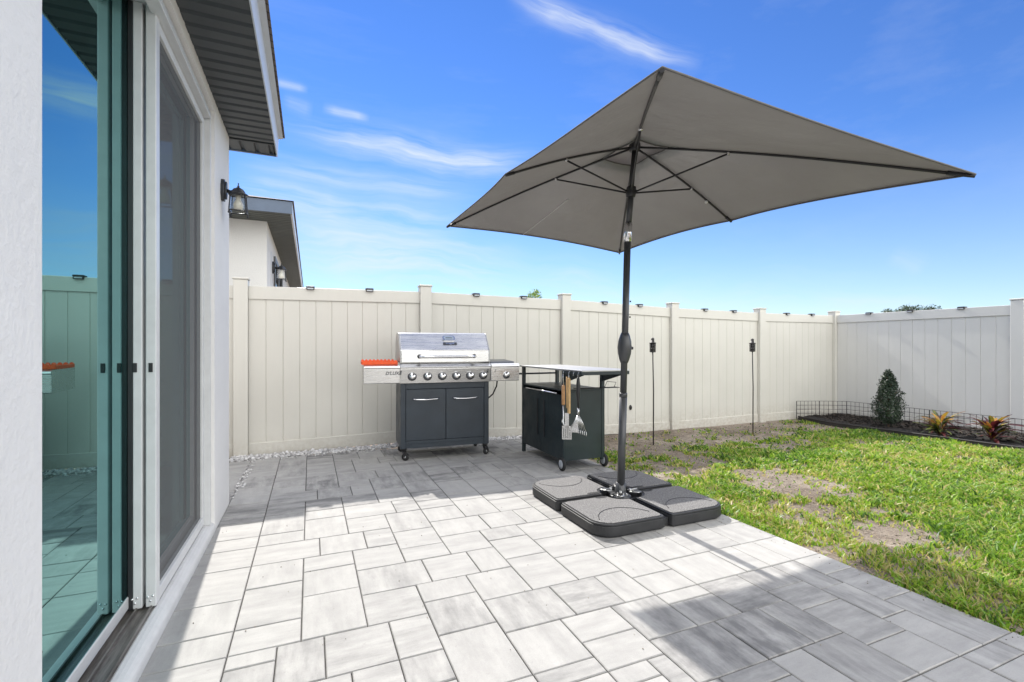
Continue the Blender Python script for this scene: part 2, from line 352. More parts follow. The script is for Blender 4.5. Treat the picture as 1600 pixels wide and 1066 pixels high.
def build_patio():
    """pavers laid as in the photograph where they can be read (grid cells, tone), the rest filled in the same three sizes"""
    rnd = random.Random(11); MX, MY = .0838, .0877
    I0, I1, J0, J1 = -6, 35, -46, 46
    occ = set(); out = []
    for q in LAID.split(';'):
        i0, j0, i1, j1, t_ = q.split(); i0, j0, i1, j1 = int(i0), int(j0), int(i1), int(j1)
        out.append((i0, j0, i1, j1, float(t_))); occ |= {(i, j) for i in range(i0, i1) for j in range(j0, j1)}
    for i in range(-6, -3):
        for j in range(J0, 29): occ.add((i, j))
    def put(i, j, a, b):
        tt = rnd.choices([.12, .3, .55, .8], [5, 3, 2, 1])[0]
        if j > 24: tt += .08
        out.append((i, j, i+a, j+b, min(1, tt+rnd.uniform(-.08, .08))))
        for x in range(i, i+a):
            for y in range(j, j+b): occ.add((x, y))
    for i0 in (-6, -3):                    # courses beside the wall
        j = J0
        while j < J1:
            if (i0, j) in occ: j += 1; continue
            h = rnd.choice([2, 3, 3, 4]); 
            while any((i0, y) in occ for y in range(j, j+h)): h -= 1
            put(i0, j, 3, h); j += h
    sizes = [(3, 4), (4, 3), (3, 3), (3, 2), (2, 3)]; wts = [4, 4, 5, 3, 4]
    for j in range(J0, J1):
        i = 0
        while i < I1:
            if (i, j) in occ: i += 1; continue
            run = 0
            while i+run < I1 and (i+run, j) not in occ: run += 1
            opts = []
            for (a, b), wt in zip(sizes, wts):
                if a > run or run-a == 1: continue
                if any((x, y) in occ for x in range(i, i+a) for y in range(j, j+b)): continue
                opts.append(((a, b), wt))
            if opts: a, b = rnd.choices([o[0] for o in opts], [o[1] for o in opts])[0]
            else:
                a = min(run, 3); a = a if run-a != 1 or run < 3 else 2; b = 3
                while any((x, y) in occ for x in range(i, i+a) for y in range(j, j+b)): b -= 1
            put(i, j, a, b); i += a
    def xx(i): return PX0 if i == -3 else (PX1 if i == 35 else -.285+MX*i)
    return [(xx(a), xx(c), 1.51+MY*b, min(1.51+MY*d, 5.5), t_) for a, b, c, d, t_ in out if 1.51+MY*b < 5.44 and (a > -4 or 1.51+MY*b > 3.9)]
RECTS = build_patio()
def paver_mesh(rects):
    vs = []; fs = []; tone = []; seed = []
    rnd = random.Random(5)
    g = .0023; ch = .0032
    for (xa, xb, ya, yb, tn_) in rects:
        if xb <= PX0+.001: ya = max(ya, HYC)
        if yb-ya < .02: continue
        dz = rnd.uniform(-.0012, .0012); o = len(vs)
        t_ = tn_; s_ = rnd.random()
        tl = [rnd.uniform(-.0008, .0008) for _ in range(4)]
        A = [(xa+g, ya+g), (xb-g, ya+g), (xb-g, yb-g), (xa+g, yb-g)]; C = [(xa+g+ch, ya+g+ch), (xb-g-ch, ya+g+ch), (xb-g-ch, yb-g-ch), (xa+g+ch, yb-g-ch)]
        vs += [(x, y, -.05) for x, y in A]+[(x, y, dz-ch+tl[k]) for k, (x, y) in enumerate(A)]+[(x, y, dz+tl[k]) for k, (x, y) in enumerate(C)]
        for k in range(4):
            j = (k+1) % 4; fs += [(o+k, o+j, o+4+j, o+4+k), (o+4+k, o+4+j, o+8+j, o+8+k)]
        fs.append((o+8, o+9, o+10, o+11))
        tone += [t_]*9; seed += [s_]*9
    me = bpy.data.meshes.new('patio'); me.from_pydata(vs, [], fs)
    for nm, arr in (('tone', tone), ('seed', seed)):
        a = me.attributes.new(nm, 'FLOAT', 'FACE'); a.data.foreach_set('value', arr)
    def bld(t, p, co):
        tn = t.node('ShaderNodeAttribute', attribute_name='tone').outputs['Fac']; sd_ = t.node('ShaderNodeAttribute', attribute_name='seed').outputs['Fac']
        off = t.node('ShaderNodeCombineXYZ', {0: t.m('MULTIPLY', sd_, 37.), 1: t.m('MULTIPLY', sd_, 91.), 2: 0.0}).outputs[0]
        va = t.node('ShaderNodeVectorMath', operation='ADD'); t.l.new(co, va.inputs[0]); t.l.new(off, va.inputs[1]); v = va.outputs[0]
        sx = t.noise(t.mapping(v, (1.4, 7.0, 1)), 1.7, 7, .66); sy = t.noise(t.mapping(v, (7.0, 1.4, 1)), 1.7, 7, .66)
        st = t.mix(t.m('GREATER_THAN', sd_, .55), sx, sy)
        blot = t.noise(v, 9, 6, .65); fine = t.noise(co, 240, 3, .7)
        k = t.m('ADD', t.ramp(st, .38, .68), t.m('MULTIPLY', t.ramp(blot, .38, .66), .42))
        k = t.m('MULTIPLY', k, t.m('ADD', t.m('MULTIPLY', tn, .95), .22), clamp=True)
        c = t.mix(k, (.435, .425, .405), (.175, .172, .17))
        c = t.mix(t.ramp(fine, .35, .7, 0, .26), c, (.22, .212, .20))
        sp = t.noise(co, 34, 4, .75); c = t.mix(t.ramp(sp, .62, .74, 0, .35), c, (.16, .15, .14))
        t.l.new(c, p.inputs['Base Color'])
        b = t.node('ShaderNodeBump', {'Strength': .35, 'Distance': .003, 'Height': t.m('ADD', fine, t.m('MULTIPLY', blot, .8))}); t.l.new(b.outputs[0], p.inputs['Normal'])
    me.materials.append(mat('concrete_paver', (.45, .45, .44), .82, build=bld))
    o = bpy.data.objects.new('patio', me); COL.objects.link(o); structure(o)
    structure(B('paver_joint_sand', mat('joint_sand', (.05, .047, .043), .95, var=.4, vscale=40), PX0, PX1-.004, -2.5, 5.498, -.046, -.009))
    structure(B('paver_joint_sand', MATS['joint_sand'], PX0-3*PM, PX0-.001, HYC, 5.498, -.046, -.0095))
paver_mesh(RECTS)

# ---------------------------------------------------------------- house
HX, HY0, HY1, SZ = -.55, -2.6, 4.03, 2.69
DY0, DY1, DZ = 1.384, 3.46, 2.62
def make_house():
    h = thing('house', (HX, HY1, 0), 'pale stucco house with sliding glass door and grey soffit, filling the left edge', 'house')
    W = dict(parent=h, world=True)
    b = MB()
    b.box(-.80, HX, HY0, DY0, -.05, SZ); b.box(-.80, HX, DY1, HY1, -.05, SZ)
    b.box(-.80, HX, DY0, DY1, DZ, SZ)
    b.box(-9, -.80, HY1-.2, HY1, -.05, SZ); b.box(-9, -8.8, HY0, HY1-.2, -.05, SZ)
    b.build('wall', M_stucco, **W)
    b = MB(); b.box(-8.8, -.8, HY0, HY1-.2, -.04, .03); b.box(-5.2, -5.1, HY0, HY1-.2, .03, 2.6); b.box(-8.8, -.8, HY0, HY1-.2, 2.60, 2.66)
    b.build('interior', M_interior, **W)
    # sill under the door: rounded bull nose
    prof = [(-.79, -.04), (HX+.004, -.04), (HX+.004, .028)]+[(HX+.004-.05*(1-math.cos(a)), .028+.036*math.sin(a)) for a in [R(x) for x in (18, 36, 54, 72, 90)]]+[(-.605, .058), (-.79, .058)]
    b = MB(); b.extr(prof, 'y', DY0+.001, DY1+.004); b.build('door_sill', M_sill, bevel=.002, **W)
    # soffit boards (run across, stepping along Y)
    b = MB(); y = HY0-.3; bw = .098; x0, x1 = -.25, HX
    prof = []
    while y < HY1-.005:
        y2 = min(y+bw, HY1); prof += [(y, SZ+.004), (y+bw*.12, SZ-.006), (y2-.022, SZ-.006), (y2-.012, SZ+.008)]; y = y2
    poly = prof+[(HY1, SZ+.004), (HY1, SZ+.03), (HY0-.3, SZ+.03)]
    b.extr(poly, 'x', -.62, x0); b.build('soffit', M_soffit, **W)
    b = MB(); x = -9.0; prof = []
    while x < -.26:
        x2 = min(x+bw, -.25); prof += [(x, SZ+.004), (x+bw*.12, SZ-.006), (x2-.022, SZ-.006), (x2-.012, SZ+.008)]; x = x2
    poly = prof+[(-.25, SZ+.004), (-.25, SZ+.03), (-9, SZ+.03)]
    b.extr(poly, 'y', HY1+.012, 4.25); b.box(-.9, -.25, HY1-.004, HY1+.012, SZ-.012, SZ+.03); b.build('gable_soffit', M_soffit, **W)
    b = MB(); b.extr([(-.25, SZ-.012), (-.243, SZ-.012), (-.235, SZ+.135), (-.205, SZ+.14), (-.205, SZ+.155), (-.25, SZ+.155)], 'y', HY0-.3, 4.275)
    b.build('fascia', M_fascia, **W)
    b = MB(); b.box(-9, -.252, 4.25, 4.272, SZ-.012, SZ+.15); b.build('gable_fascia', M_fascia_d, **W)
    e = SZ+.16; r = MB(); s_ = .36
    r.add([(-.19, HY0-.3, e), (-.19, 4.29, e), (-4.6, 2.3, e+4.41*s_), (-4.6, HY0-.3, e+4.41*s_), (-9, 4.29, e),
           (-.19, HY0-.3, e-.006), (-.19, 4.29, e-.006), (-9, 4.29, e-.006)], [(0, 1, 2, 3), (1, 4, 2), (0, 5, 6, 1), (1, 6, 7, 4)])
    r.build('roof', M_shingle, **W)
    # ---- sliding door
    d = MB()
    d.box(-.765, -.575, DY1-.055, DY1-.002, .06, DZ-.002)             # far jamb
    d.box(-.765, -.575, DY0+.002, DY0+.05, .06, DZ-.002)              # near jamb
    d.box(-.765, -.575, DY0+.05, DY1-.055, DZ-.05, DZ-.002)           # head
    d.box(-.612, -.560, DY1-.075, DY1-.057, .062, DZ-.052)            # screen stop
    d.box(-.610, -.556, DY0+.05, DY1-.076, DZ-.085, DZ-.053)
    door = d.build('sliding_door', M_alu, bevel=.003, **W)
    def sub(name, m, bevel=0.0, mb=None, bx=None):
        mb = mb or MB().box(*bx); o = mb.build(name, m, None, bevel)
        mi = Matrix.Translation(-h.location); o.data.transform(mi); o.parent = door; return o
    tr = MB(); tr.box(-.775, -.602, DY0+.05, DY1-.056, .058, .064)
    for x in (-.745, -.700, -.658, -.607): tr.box(x-.003, x+.003, DY0+.051, DY1-.058, .064, .078)
    sub('track', M_track, mb=tr)
    # near fixed pane
    f = MB(); f.box(-.722, -.684, DY0+.052, 2.46, .079, .128); f.box(-.720, -.692, 2.42, 2.46, .128, DZ-.06)
    sub('pane_rail', M_alu, .003, mb=f)
    sub('glass_pane', M_glass, bx=(-.696, -.688, DY0+.052, 2.42, .128, DZ-.052))
    # sliding pane, seen end-on
    f = MB(); f.box(-.670, -.638, 2.40, 2.475, .072, DZ-.052); f.box(-.684, -.638, DY1-.12, DY1-.058, .072, DZ-.052)
    f.box(-.682, -.640, 2.475, DY1-.12, .072, .15); f.box(-.682, -.640, 2.475, DY1-.12, DZ-.11, DZ-.054)
    sub('weather_seal', M_black, bx=(-.6865, -.6705, 2.401, 2.43, .072, DZ-.052))
    sub('sliding_frame', M_alu, .004, mb=f)
    sub('glass_pane', M_glass, bx=(-.665, -.657, 2.475, DY1-.12, .15, DZ-.11))
    f = MB(); f.box(-.627, -.590, 2.40, 2.452, .072, DZ-.053); f.box(-.625, -.592, DY1-.112, DY1-.077, .072, DZ-.088)
    f.box(-.625, -.592, 2.452, DY1-.112, .072, .125); f.box(-.625, -.592, 2.452, DY1-.112, DZ-.13, DZ-.088)
    sub('screen_frame', M_alu, .004, mb=f)
    s_ = MB().add([(-.606, 2.452, .125), (-.606, DY1-.112, .125), (-.606, DY1-.112, DZ-.13), (-.606, 2.452, DZ-.13)], [(0, 1, 2, 3)])
    sub('insect_screen', M_screen, mb=s_)
    for x in (-.662, -.609):
        sub('latch', M_black, .001, bx=(x-.007, x+.007, 2.396, 2.401, 1.045, 1.083))
        sc_ = MB()
        for dx, z in ((-.009, .115), (.008, .118), (0, .098)): sc_.lathe([(.0045, 0), (.0045, .004), (0, .005)], (x+dx, 2.401, z), (0, -1, 0), 10)
        sub('screw', M_chrome, mb=sc_)
make_house()

def make_neighbour():
    X, Y, Z = -.573, 7.64, 2.947
    h = thing('neighbouring_house', (X, Y, 0), 'cream neighbouring house with dark eaves rising behind the fence on the left', 'house')
    W = dict(parent=h, world=True)
    b = MB(); b.box(-9, X, Y, 17, -.1, Z); b.build('wall', M_stucco_n, **W)
    b = MB(); y = 7.08; prof = []
    while y < 17.2: prof += [(y, Z+.004), (y+.012, Z-.006), (y+.08, Z-.006), (y+.09, Z+.008)]; y += .1
    b.extr(prof+[(y, Z+.004), (y, Z+.03), (7.08, Z+.03)], 'x', -1.0, -.247)
    b.build('soffit', mat('neighbour_soffit', (.075, .085, .078), .6, var=.1), **W)
    b = MB(); b.box(-9, -1.02, 7.08, 7.64, Z-.003, Z+.03); b.build('gable_soffit', M_soffit, **W)
    MB().box(-9, -.225, 7.05, 7.078, Z-.01, Z+.150).build('gable_fascia', M_fascia_d, **W)
    MB().box(-.247, -.225, 7.079, 17.3, Z-.01, Z+.155).build('fascia', M_fascia, **W)
    e = Z+.160; s_ = .30; r = MB()
    r.add([(-.205, 7.03, e), (-.205, 17.4, e), (-9, 17.4, e), (-9, 7.03, e), (-4.6, 11.4, e+4.4*s_), (-4.6, 13, e+4.4*s_)],
          [(0, 1, 5, 4), (3, 0, 4), (2, 3, 4, 5), (1, 2, 5)])
    r.build('roof', M_shingle, **W)
    dr = MB(); dr.box(X-.02, X+.03, 8.98, 9.05, 0, 2.6); dr.box(X-.02, X+.03, 11.23, 11.3, 0, 2.6); dr.box(X-.02, X+.03, 8.98, 11.3, 2.6, 2.68); dr.box(X-.02, X+.03, 10.05, 10.1, 0, 2.6)
    f = dr.build('door', mat('dark_frame', (.10, .10, .10), .4), **W)
    g = MB().box(X+.002, X+.01, 9.05, 11.23, 0, 2.6).build('glass_pane', M_dglass, None); g.data.transform(Matrix.Translation(-h.location)); g.parent = f
    MB().box(X+.001, X+.008, 8.37, 8.39, 0, 2.65).build('corner_trim', M_fascia, **W)
make_neighbour()

# ---------------------------------------------------------------- wall lamps
def make_lamp(loc, label, s=1.0):
    L = thing('wall_lamp', loc, label, 'lamp', group='black lantern lamps on the house walls')
    M = mat('lamp_black_metal', (.022, .024, .028), .4, var=.15)
    b = MB(); oc = [(.048*math.cos(a)*(.85), .078*math.sin(a)) for a in [R(22.5+45*k) for k in range(8)]]
    b.extr(oc, 'x', 0, .022); b.extr([(y*.75, z*.8) for y, z in oc], 'x', .022, .034); b.build('backplate', M, L, .003)
    b = MB(); b.tube([(.03, 0, .0), (.055, 0, -.004), (.07, 0, .0), (.085, 0, .006), (.10, 0, .004)], [.014, .010, .012, .010, .014], 10); b.build('arm', M, L)
    cx = .10
    b = MB(); b.lathe([(.0, .062), (.004, .058), (.003, .045), (.008, .038), (.006, .032), (.014, .027), (.030, .018), (.040, .004), (.044, -.008), (.060, -.016), (.062, -.022), (.0, -.022)], (cx, 0, .0), n=12)
    b.build('cap', M, L)
    b = MB()
    for sx in (-1, 1):
        for sy in (-1, 1):
            b.tube([(cx+sx*.042, sy*.042, -.02), (cx+sx*.050, sy*.050, -.145), (cx+sx*.050, sy*.050, -.155)], .0042, 6)
            b.lathe([(.0, -.160), (.006, -.157), (.006, -.150), (.0, -.147)], (cx+sx*.05, sy*.05, 0), n=8)
    for z, r_ in ((-.022, .043), (-.135, .050)):
        for a, c in (((-r_, -r_), (r_, -r_)), ((r_, -r_), (r_, r_)), ((r_, r_), (-r_, r_)), ((-r_, r_), (-r_, -r_))):
            b.tube([(cx+a[0], a[1], z), (cx+c[0], c[1], z)], .004, 6)
    b.build('cage', M, L)
    g = .046; g2 = .041
    b = MB().add([(cx-g2, -g2, -.025), (cx+g2, -g2, -.025), (cx+g2, g2, -.025), (cx-g2, g2, -.025), (cx-g, -g, -.134), (cx+g, -g, -.134), (cx+g, g, -.134), (cx-g, g, -.134)],
                 [(0, 1, 5, 4), (1, 2, 6, 5), (2, 3, 7, 6), (3, 0, 4, 7)]); b.build('glass', M_lampglass, L)
    b = MB(); b.lathe([(.0, -.025), (.016, -.025), (.016, -.055), (.022, -.065), (.030, -.085), (.030, -.105), (.020, -.122), (.0, -.126)], (cx, 0, 0), n=14); b.build('bulb', M_bulb, L)
    return L
make_lamp((HX, 3.70, 2.20), 'black lantern on the near stucco wall beside the sliding door', 1)
lamp2 = copy_tree([o for o in bpy.data.objects if o.name.startswith('wall_lamp')][0]); lamp2.location = (-.573, 8.67, 2.44); lamp2.scale = (1.35, 1.35, 1.35)
lamp2['label'] = 'far black lantern on the cream neighbouring house wall above the fence'

# ---------------------------------------------------------------- fences
def picket_panel(xa, xb, n, fy, side=1):
    """profile of tongue-and-groove boards between xa and xb, (coordinate, depth) list"""
    out = []; w_ = (xb-xa)/n
    for k in range(n):
        a = xa+k*w_; out += [(a, .006), (a+.004, 0), (a+w_-.004, 0)]
    out.append((xb, .006)); return out
def fence_run(fence, pts, tops, bots, horiz, fixed, out_dir, m, nseg=None):
    """pts: post centres along the run; horiz 'x' or 'y'; out_dir = sign of the yard side on the other axis"""
    def P(a, d, z): return (a, fixed+out_dir*d, z) if horiz == 'x' else (fixed+out_dir*d, a, z)
    def bx(mb, a0, a1, d0, d1, z0a, z1a, z0b, z1b):
        vs = [P(a0, d0, z0a), P(a1, d0, z0b), P(a1, d1, z0b), P(a0, d1, z0a), P(a0, d0, z1a), P(a1, d0, z1b), P(a1, d1, z1b), P(a0, d1, z1a)]
        mb.add(vs, [(0, 3, 2, 1), (4, 5, 6, 7), (0, 1, 5, 4), (1, 2, 6, 5), (2, 3, 7, 6), (3, 0, 4, 7)])
    hw = .068
    for p, t_, b_ in zip(pts, tops, bots):
        mb = MB(); bx(mb, p-hw, p+hw, -hw, hw, b_-.12, t_+.06, b_-.12, t_+.06)
        post = mb.build('post', m, fence, .006, world=True)
        mb = MB(); bx(mb, p-hw-.010, p+hw+.010, -hw-.010, hw+.010, t_+.06, t_+.082, t_+.06, t_+.082)
        cp = mb.build('post_cap', m, fence, .008, world=True); cp.parent = post
    for i in range(len(pts)-1):
        a0, a1 = pts[i]+hw, pts[i+1]-hw
        t0, t1, b0, b1 = tops[i], tops[i+1], bots[i], bots[i+1]
        n = max(2, round((a1-a0)/.165))
        prof = picket_panel(a0, a1, n, 0); mb = MB()
        vs = []; fs = []
        for k, (a, d) in enumerate(prof):
            f = (a-a0)/(a1-a0); zt = t0+(t1-t0)*f-.12; zb = b0+(b1-b0)*f+.10
            vs += [P(a, .012-d, zb), P(a, .012-d, zt), P(a, -.012, zb), P(a, -.012, zt)]
        for k in range(len(prof)-1):
            o = 4*k; fs += [(o, o+4, o+5, o+1), (o+2, o+3, o+7, o+6)]
        mb.add(vs, fs); panel = mb.build('panel', m, fence, world=True)
        for (za0, za1, zb0, zb1) in ((t0-.14, t0, t1-.14, t1), (b0-.0, b0+.135, b1-.0, b1+.135)):
            mb = MB(); bx(mb, a0, a1, -.026, .026, za0, za1, zb0, zb1)
            r_ = mb.build('rail', m, fence, .005, world=True); r_.parent = panel
fb = thing('back_fence', (3.2, FY, 0), 'cream vinyl privacy fence across the back, behind the grill and torches', 'fence')
bx_ = [-6.53, -4.58, -2.62]+FX
fence_run(fb, bx_, [ftop(x) for x in bx_], [fbot(x) for x in bx_], 'x', FY, -1, M_vinyl)
fs_ = thing('side_fence', (8.86, 3.2, 0), 'greyish white vinyl privacy fence along the right side behind the shrub', 'fence')
ry = [5.70-.0, 3.265, .9, -1.5, -3.9]
def side_fence():
    pts = [-3.9, -1.5, .9, 3.265, FY]; tops = [1.72, 1.72, 1.72, 1.722, 1.722]; bots = [-.1, -.1, -.1, -.11, -.12]
    # drop the corner post (it belongs to the back fence)
    doomed = []
    fence_run(fs_, pts, tops, bots, 'y', 8.86, -1, M_vinyl_r)
    for o in list(bpy.data.objects):
        if o.type == 'MESH' and o.name.startswith('post') and (o.parent == fs_ or (o.parent and o.parent.parent == fs_)):
            cy = sum(v.co.y for v in o.data.vertices)/len(o.data.vertices)+3.2
            if abs(cy-FY) < .05: doomed.append(o)
    for o in doomed: bpy.data.objects.remove(o)
side_fence()

# solar lights clipped over the top rail
def make_solar():
    L = thing('solar_light', (0, 0, 0), 'x', 'light', group='small black solar lights on the fence top rail')
    b = MB(); b.box(-.055, .055, -.062, .034, .0, .020); b.box(-.050, .050, -.062, -.034, -.028, 0.0); b.build('housing', M_black, L, .004)
    MB().box(-.038, .038, -.066, -.0625, -.022, -.004).build('lens', mat('solar_lens', (.45, .47, .5), .2), L)
    MB().box(-.045, .045, -.050, .026, .0202, .0225).build('solar_cell', mat('solar_cell', (.02, .025, .05), .15), L)
    return L
def ray(u): a = (u-800)/744; s, c = math.sin(R(22.95)), math.cos(R(22.95)); return (s+a*c)/(c-a*s)
sol = make_solar(); first = True
desc = {485: 'solar light on the leftmost wide fence panel, nearer the left post', 577: 'solar light on the fence top up and left of the grill', 743: 'solar light on the fence top right above the grill hood',
        817: 'solar light on the fence top above the cart left end', 943: 'solar light on the fence just left of the umbrella pole', 998: 'solar light on the fence just right of the umbrella pole, above the left torch',
        1100: 'solar light on the fence panel between the torches, left one of two', 1145: 'solar light on the fence panel between the torches, right one of two', 1228: 'solar light on the fence last back panel, right of the right torch',
        1267: 'solar light on the back fence closest to the corner'}
for u, lb in desc.items():
    o = sol if first else copy_tree(sol); first = False; o.scale = (.8, .8, .8)
    x = FY*ray(u); o.location = (x, FY+.0, ftop(x)+.001); o['label'] = lb
for u, lb in {1359: 'solar light on the side fence closest to the corner', 1424: 'solar light on the side fence, middle one of three', 1504: 'solar light on the side fence nearest the right edge of the photo'}.items():
    o = copy_tree(sol); y = 8.86/ray(u); o.location = (8.86, y, 1.723); o.rotation_euler = (0, 0, R(-90)); o['label'] = lb
k = MB(); k.lathe([(.0, .03), (.014, .028), (.024, .016), (.028, .0), (.028, -.002), (0, -.002)], (0, 0, 0), (0, -1, 0), 16)
for i, v in enumerate(k.v): k.v[i] = (v[0]*.8, v[1], v[2]*1.35)
o = k.build('plug', M_torch); o.location = (FY*ray(984), FY-.014, 1.15-95/744*6.95); tag(o, 'small dark oval plug stuck on the fence right of the umbrella pole', 'plug')

# ---------------------------------------------------------------- grill
def make_grill():
    g = thing('gas_grill', (1.31, 5.05, 0), 'stainless gas grill with charcoal two-door cabinet against the fence', 'grill', rz=R(-4.2))
    w2 = .46; yf, yb = -.25, .25
    b = MB(); b.box(-w2, w2, yf+.012, yb, .12, .165); b.box(-w2, -w2+.02, yf+.05, yb, .165, .78); b.box(w2-.02, w2, yf+.05, yb, .165, .78)
    b.box(-w2+.02, w2-.02, yb-.02, yb, .165, .78); b.box(-w2, -w2+.05, yf, yf+.05, .12, .78); b.box(w2-.05, w2, yf, yf+.05, .12, .78)
    b.box(-w2+.05, w2-.05, yf+.006, yf+.03, .72, .779); b.box(-w2+.05, w2-.05, yf+.006, yf+.03, .165, .195)
    b.box(-w2+.02, w2-.02, yf+.06, yb-.02, .74, .779)
    b.build('cabinet', M_cab, g, .003)
    for sx in (-1, 1):
        x0, x1 = (-w2+.053, -.002) if sx < 0 else (.002, w2-.053)
        d = MB().box(x0, x1, yf+.002, yf+.024, .198, .717).build('door', M_cab, g, .003)
        cx = (x0+x1)/2
        MB().tube([(cx-.13, yf+.004, .622), (cx-.125, yf-.022, .620), (cx-.10, yf-.034, .616), (cx, yf-.038, .614), (cx+.10, yf-.034, .618), (cx+.125, yf-.022, .622), (cx+.13, yf+.004, .624)], .0085, 10).build('handle', M_chrome, g).parent = d
    # control panel
    b = MB(); b.extr([(-.25, .78), (-.275, .782), (-.300, .925), (-.300, .937), (-.25, .937)], 'x', -w2-.008, w2+.008); b.build('control_panel', M_steel, g, .002)
    b = MB(); b.extr([(-.31, .938), (-.312, .948), (-.262, .982), (-.235, .984), (-.235, .938)], 'x', -w2-.008, w2+.008); b.build('front_lip', M_steel, g, .002)
    for k, x in enumerate((-.35, -.195, -.046, .101, .247, .387, None)):
        if x is None: x = .64
        n = Vector((0, -1, .17)).normalized(); c = Vector((x, -.286 if k < 6 else -.288, .852))
        kb = MB(); kb.lathe([(.045, -.004), (.045, .008), (.038, .014), (.0, .011)], c, n, 22); bz = kb.build('burner_knob', M_knobring, g)
        kk = MB(); kk.lathe([(.030, .012), (.029, .036), (.024, .040), (.0, .040)], c, n, 20); kk.build('knob_grip', M_chrome, bz).parent = bz
        ix = MB(); cc = c+n*.04; ix.box(cc.x-.0025, cc.x+.0025, cc.y-.001, cc.y+.002, cc.z-.004, cc.z+.02); ix.build('pointer', M_badge, bz)
    # hood
    prof = [(-.268, .990), (-.266, 1.105), (-.258, 1.118), (-.118, 1.288), (-.100, 1.296), (.10, 1.296), (.16, 1.27), (.22, 1.17), (.235, .990)]
    hood = MB().extr(prof, 'x', -w2+.004, w2-.004).build('hood', M_steel, g, .004)
    MB().extr([(y*1.005, z if z > 1 else z-.002) for y, z in prof], 'x', -w2-.008, -w2+.003).build('hood_side', mat('hood_side_cast', (.42, .42, .41), .35, metal=.9), g, .003).parent = hood
    MB().extr([(y*1.005, z if z > 1 else z-.002) for y, z in prof], 'x', w2-.003, w2+.008).build('hood_side', MATS['hood_side_cast'], g, .003).parent = hood
    MB().tube([(-.275, -.268, 1.052), (-.272, -.300, 1.050), (-.255, -.322, 1.049), (-.20, -.330, 1.049), (.20, -.330, 1.049), (.275, -.322, 1.049), (.292, -.300, 1.050), (.295, -.268, 1.052)], .0125, 12).build('handle', M_chrome, g).parent = hood
    for x in (-.275, .295): MB().lathe([(.022, 0), (.022, .006), (.014, .012), (0, .012)], (x, -.267, 1.052), (0, -1, 0), 14).build('handle_boss', M_knobring, g).parent = hood
    sl = Vector((0, -.118+.258, 1.288-1.118)).normalized(); nn = Vector((0, -sl.z, sl.y))   # up-slope and outward
    def on_slope(mb, x, t, hw, hh, d0, d1, chamf=.0):
        c0 = Vector((x, -.258, 1.118))+sl*t; pts = []
        q = [(-hw, -hh+chamf), (-hw+chamf, -hh), (hw-chamf, -hh), (hw, -hh+chamf), (hw, hh-chamf), (hw-chamf, hh), (-hw+chamf, hh), (-hw, hh-chamf)]
        vs = [c0+Vector((a, 0, 0))+sl*b_+nn*d for d in (d0, d1) for a, b_ in q]
        mb.add(vs, [tuple(range(8))[::-1], tuple(range(8, 16))]+[(i, (i+1) % 8, 8+(i+1) % 8, 8+i) for i in range(8)]); return mb
    th = on_slope(MB(), .045, .152, .066, .034, -.001, .010, .016).build('thermometer', M_chrome, hood)
    on_slope(MB(), .045, .152, .050, .023, .0101, .013, .010).build('dial', M_dial, th)
    on_slope(MB(), .045, .152, .034, .004, .0131, .0145, .001).build('needle', M_badge, th)
    bd = on_slope(MB(), .050, .080, .072, .0155, -.001, .006, .003).build('name_plate', M_badge, hood)
    def text(body, size, mtx, name, m, parent, ext=.0008, shear=0.0, align='CENTER'):
        cu = bpy.data.curves.new(name, 'FONT'); cu.body = body; cu.size = size; cu.extrude = ext; cu.shear = shear; cu.align_x = align; cu.align_y = 'CENTER'; cu.offset = .0012
        to = bpy.data.objects.new(name+'_c', cu); COL.objects.link(to)
        dg = bpy.context.evaluated_depsgraph_get(); me = bpy.data.meshes.new_from_object(to.evaluated_get(dg)); bpy.data.objects.remove(to)
        me.transform(mtx); me.materials.clear(); me.materials.append(m); me.name = name
        o = bpy.data.objects.new(name, me); COL.objects.link(o); o.parent = parent; return o
    mtx = Matrix.Translation(Vector((.050, -.258, 1.118))+sl*.080+nn*.0068) @ Matrix(((1, 0, 0), (0, sl.y, nn.y), (0, sl.z, nn.z))).to_4x4()
    text('nexgrill', .030, mtx, 'lettering', M_chrome, bd)
    # shelves
    pf = [(-.285, .785), (-.300, .790), (-.304, .925), (-.304, .935), (-.314, .940), (-.312, .958), (-.285, .972), (.20, .972), (.20, .785)]
    x0 = -w2-.009-.345
    ls = MB().extr(pf, 'x', x0, -w2-.010).build('side_shelf', M_steel, g, .003)
    rs = MB().extr(pf, 'x', w2+.010, w2+.325).build('side_shelf', M_steel, g, .003)
    bl = MB(); bl.extr([(-.22, .973), (-.20, .990), (.14, 1.006), (.17, .990), (.17, .973)], 'x', w2+.03, w2+.30); bl.build('burner_lid', mat('lid_dark_steel', (.16, .17, .18), .35, metal=.8), g, .004)
    mtx = Matrix.Translation(Vector((-w2-.075, -.3046, .886))) @ Matrix.Rotation(R(90), 4, 'X')
    text("D'LUXE", .046, mtx, 'lettering', M_badge, ls, shear=.25)
    for x in (.435, .515):
        q = MB(); q.tube([(x-.008, -.3, .876), (x+.004, -.302, .90)], .003, 6); q.tube([(x-.004, -.3015, .912), (x+.012, -.302, .905)], .003, 6); q.tube([(x-.011, -.3015, .893), (x+.010, -.302, .882)], .002, 6); q.build('igniter_mark', M_badge, g)
    # gas hose
    MB().tube([(w2+.14, -.10, .79), (w2+.13, -.11, .72), (w2+.09, -.10, .63), (w2+.03, -.08, .575), (w2-.01, -.06, .56)], .008, 8).build('gas_hose', M_rubber, g)
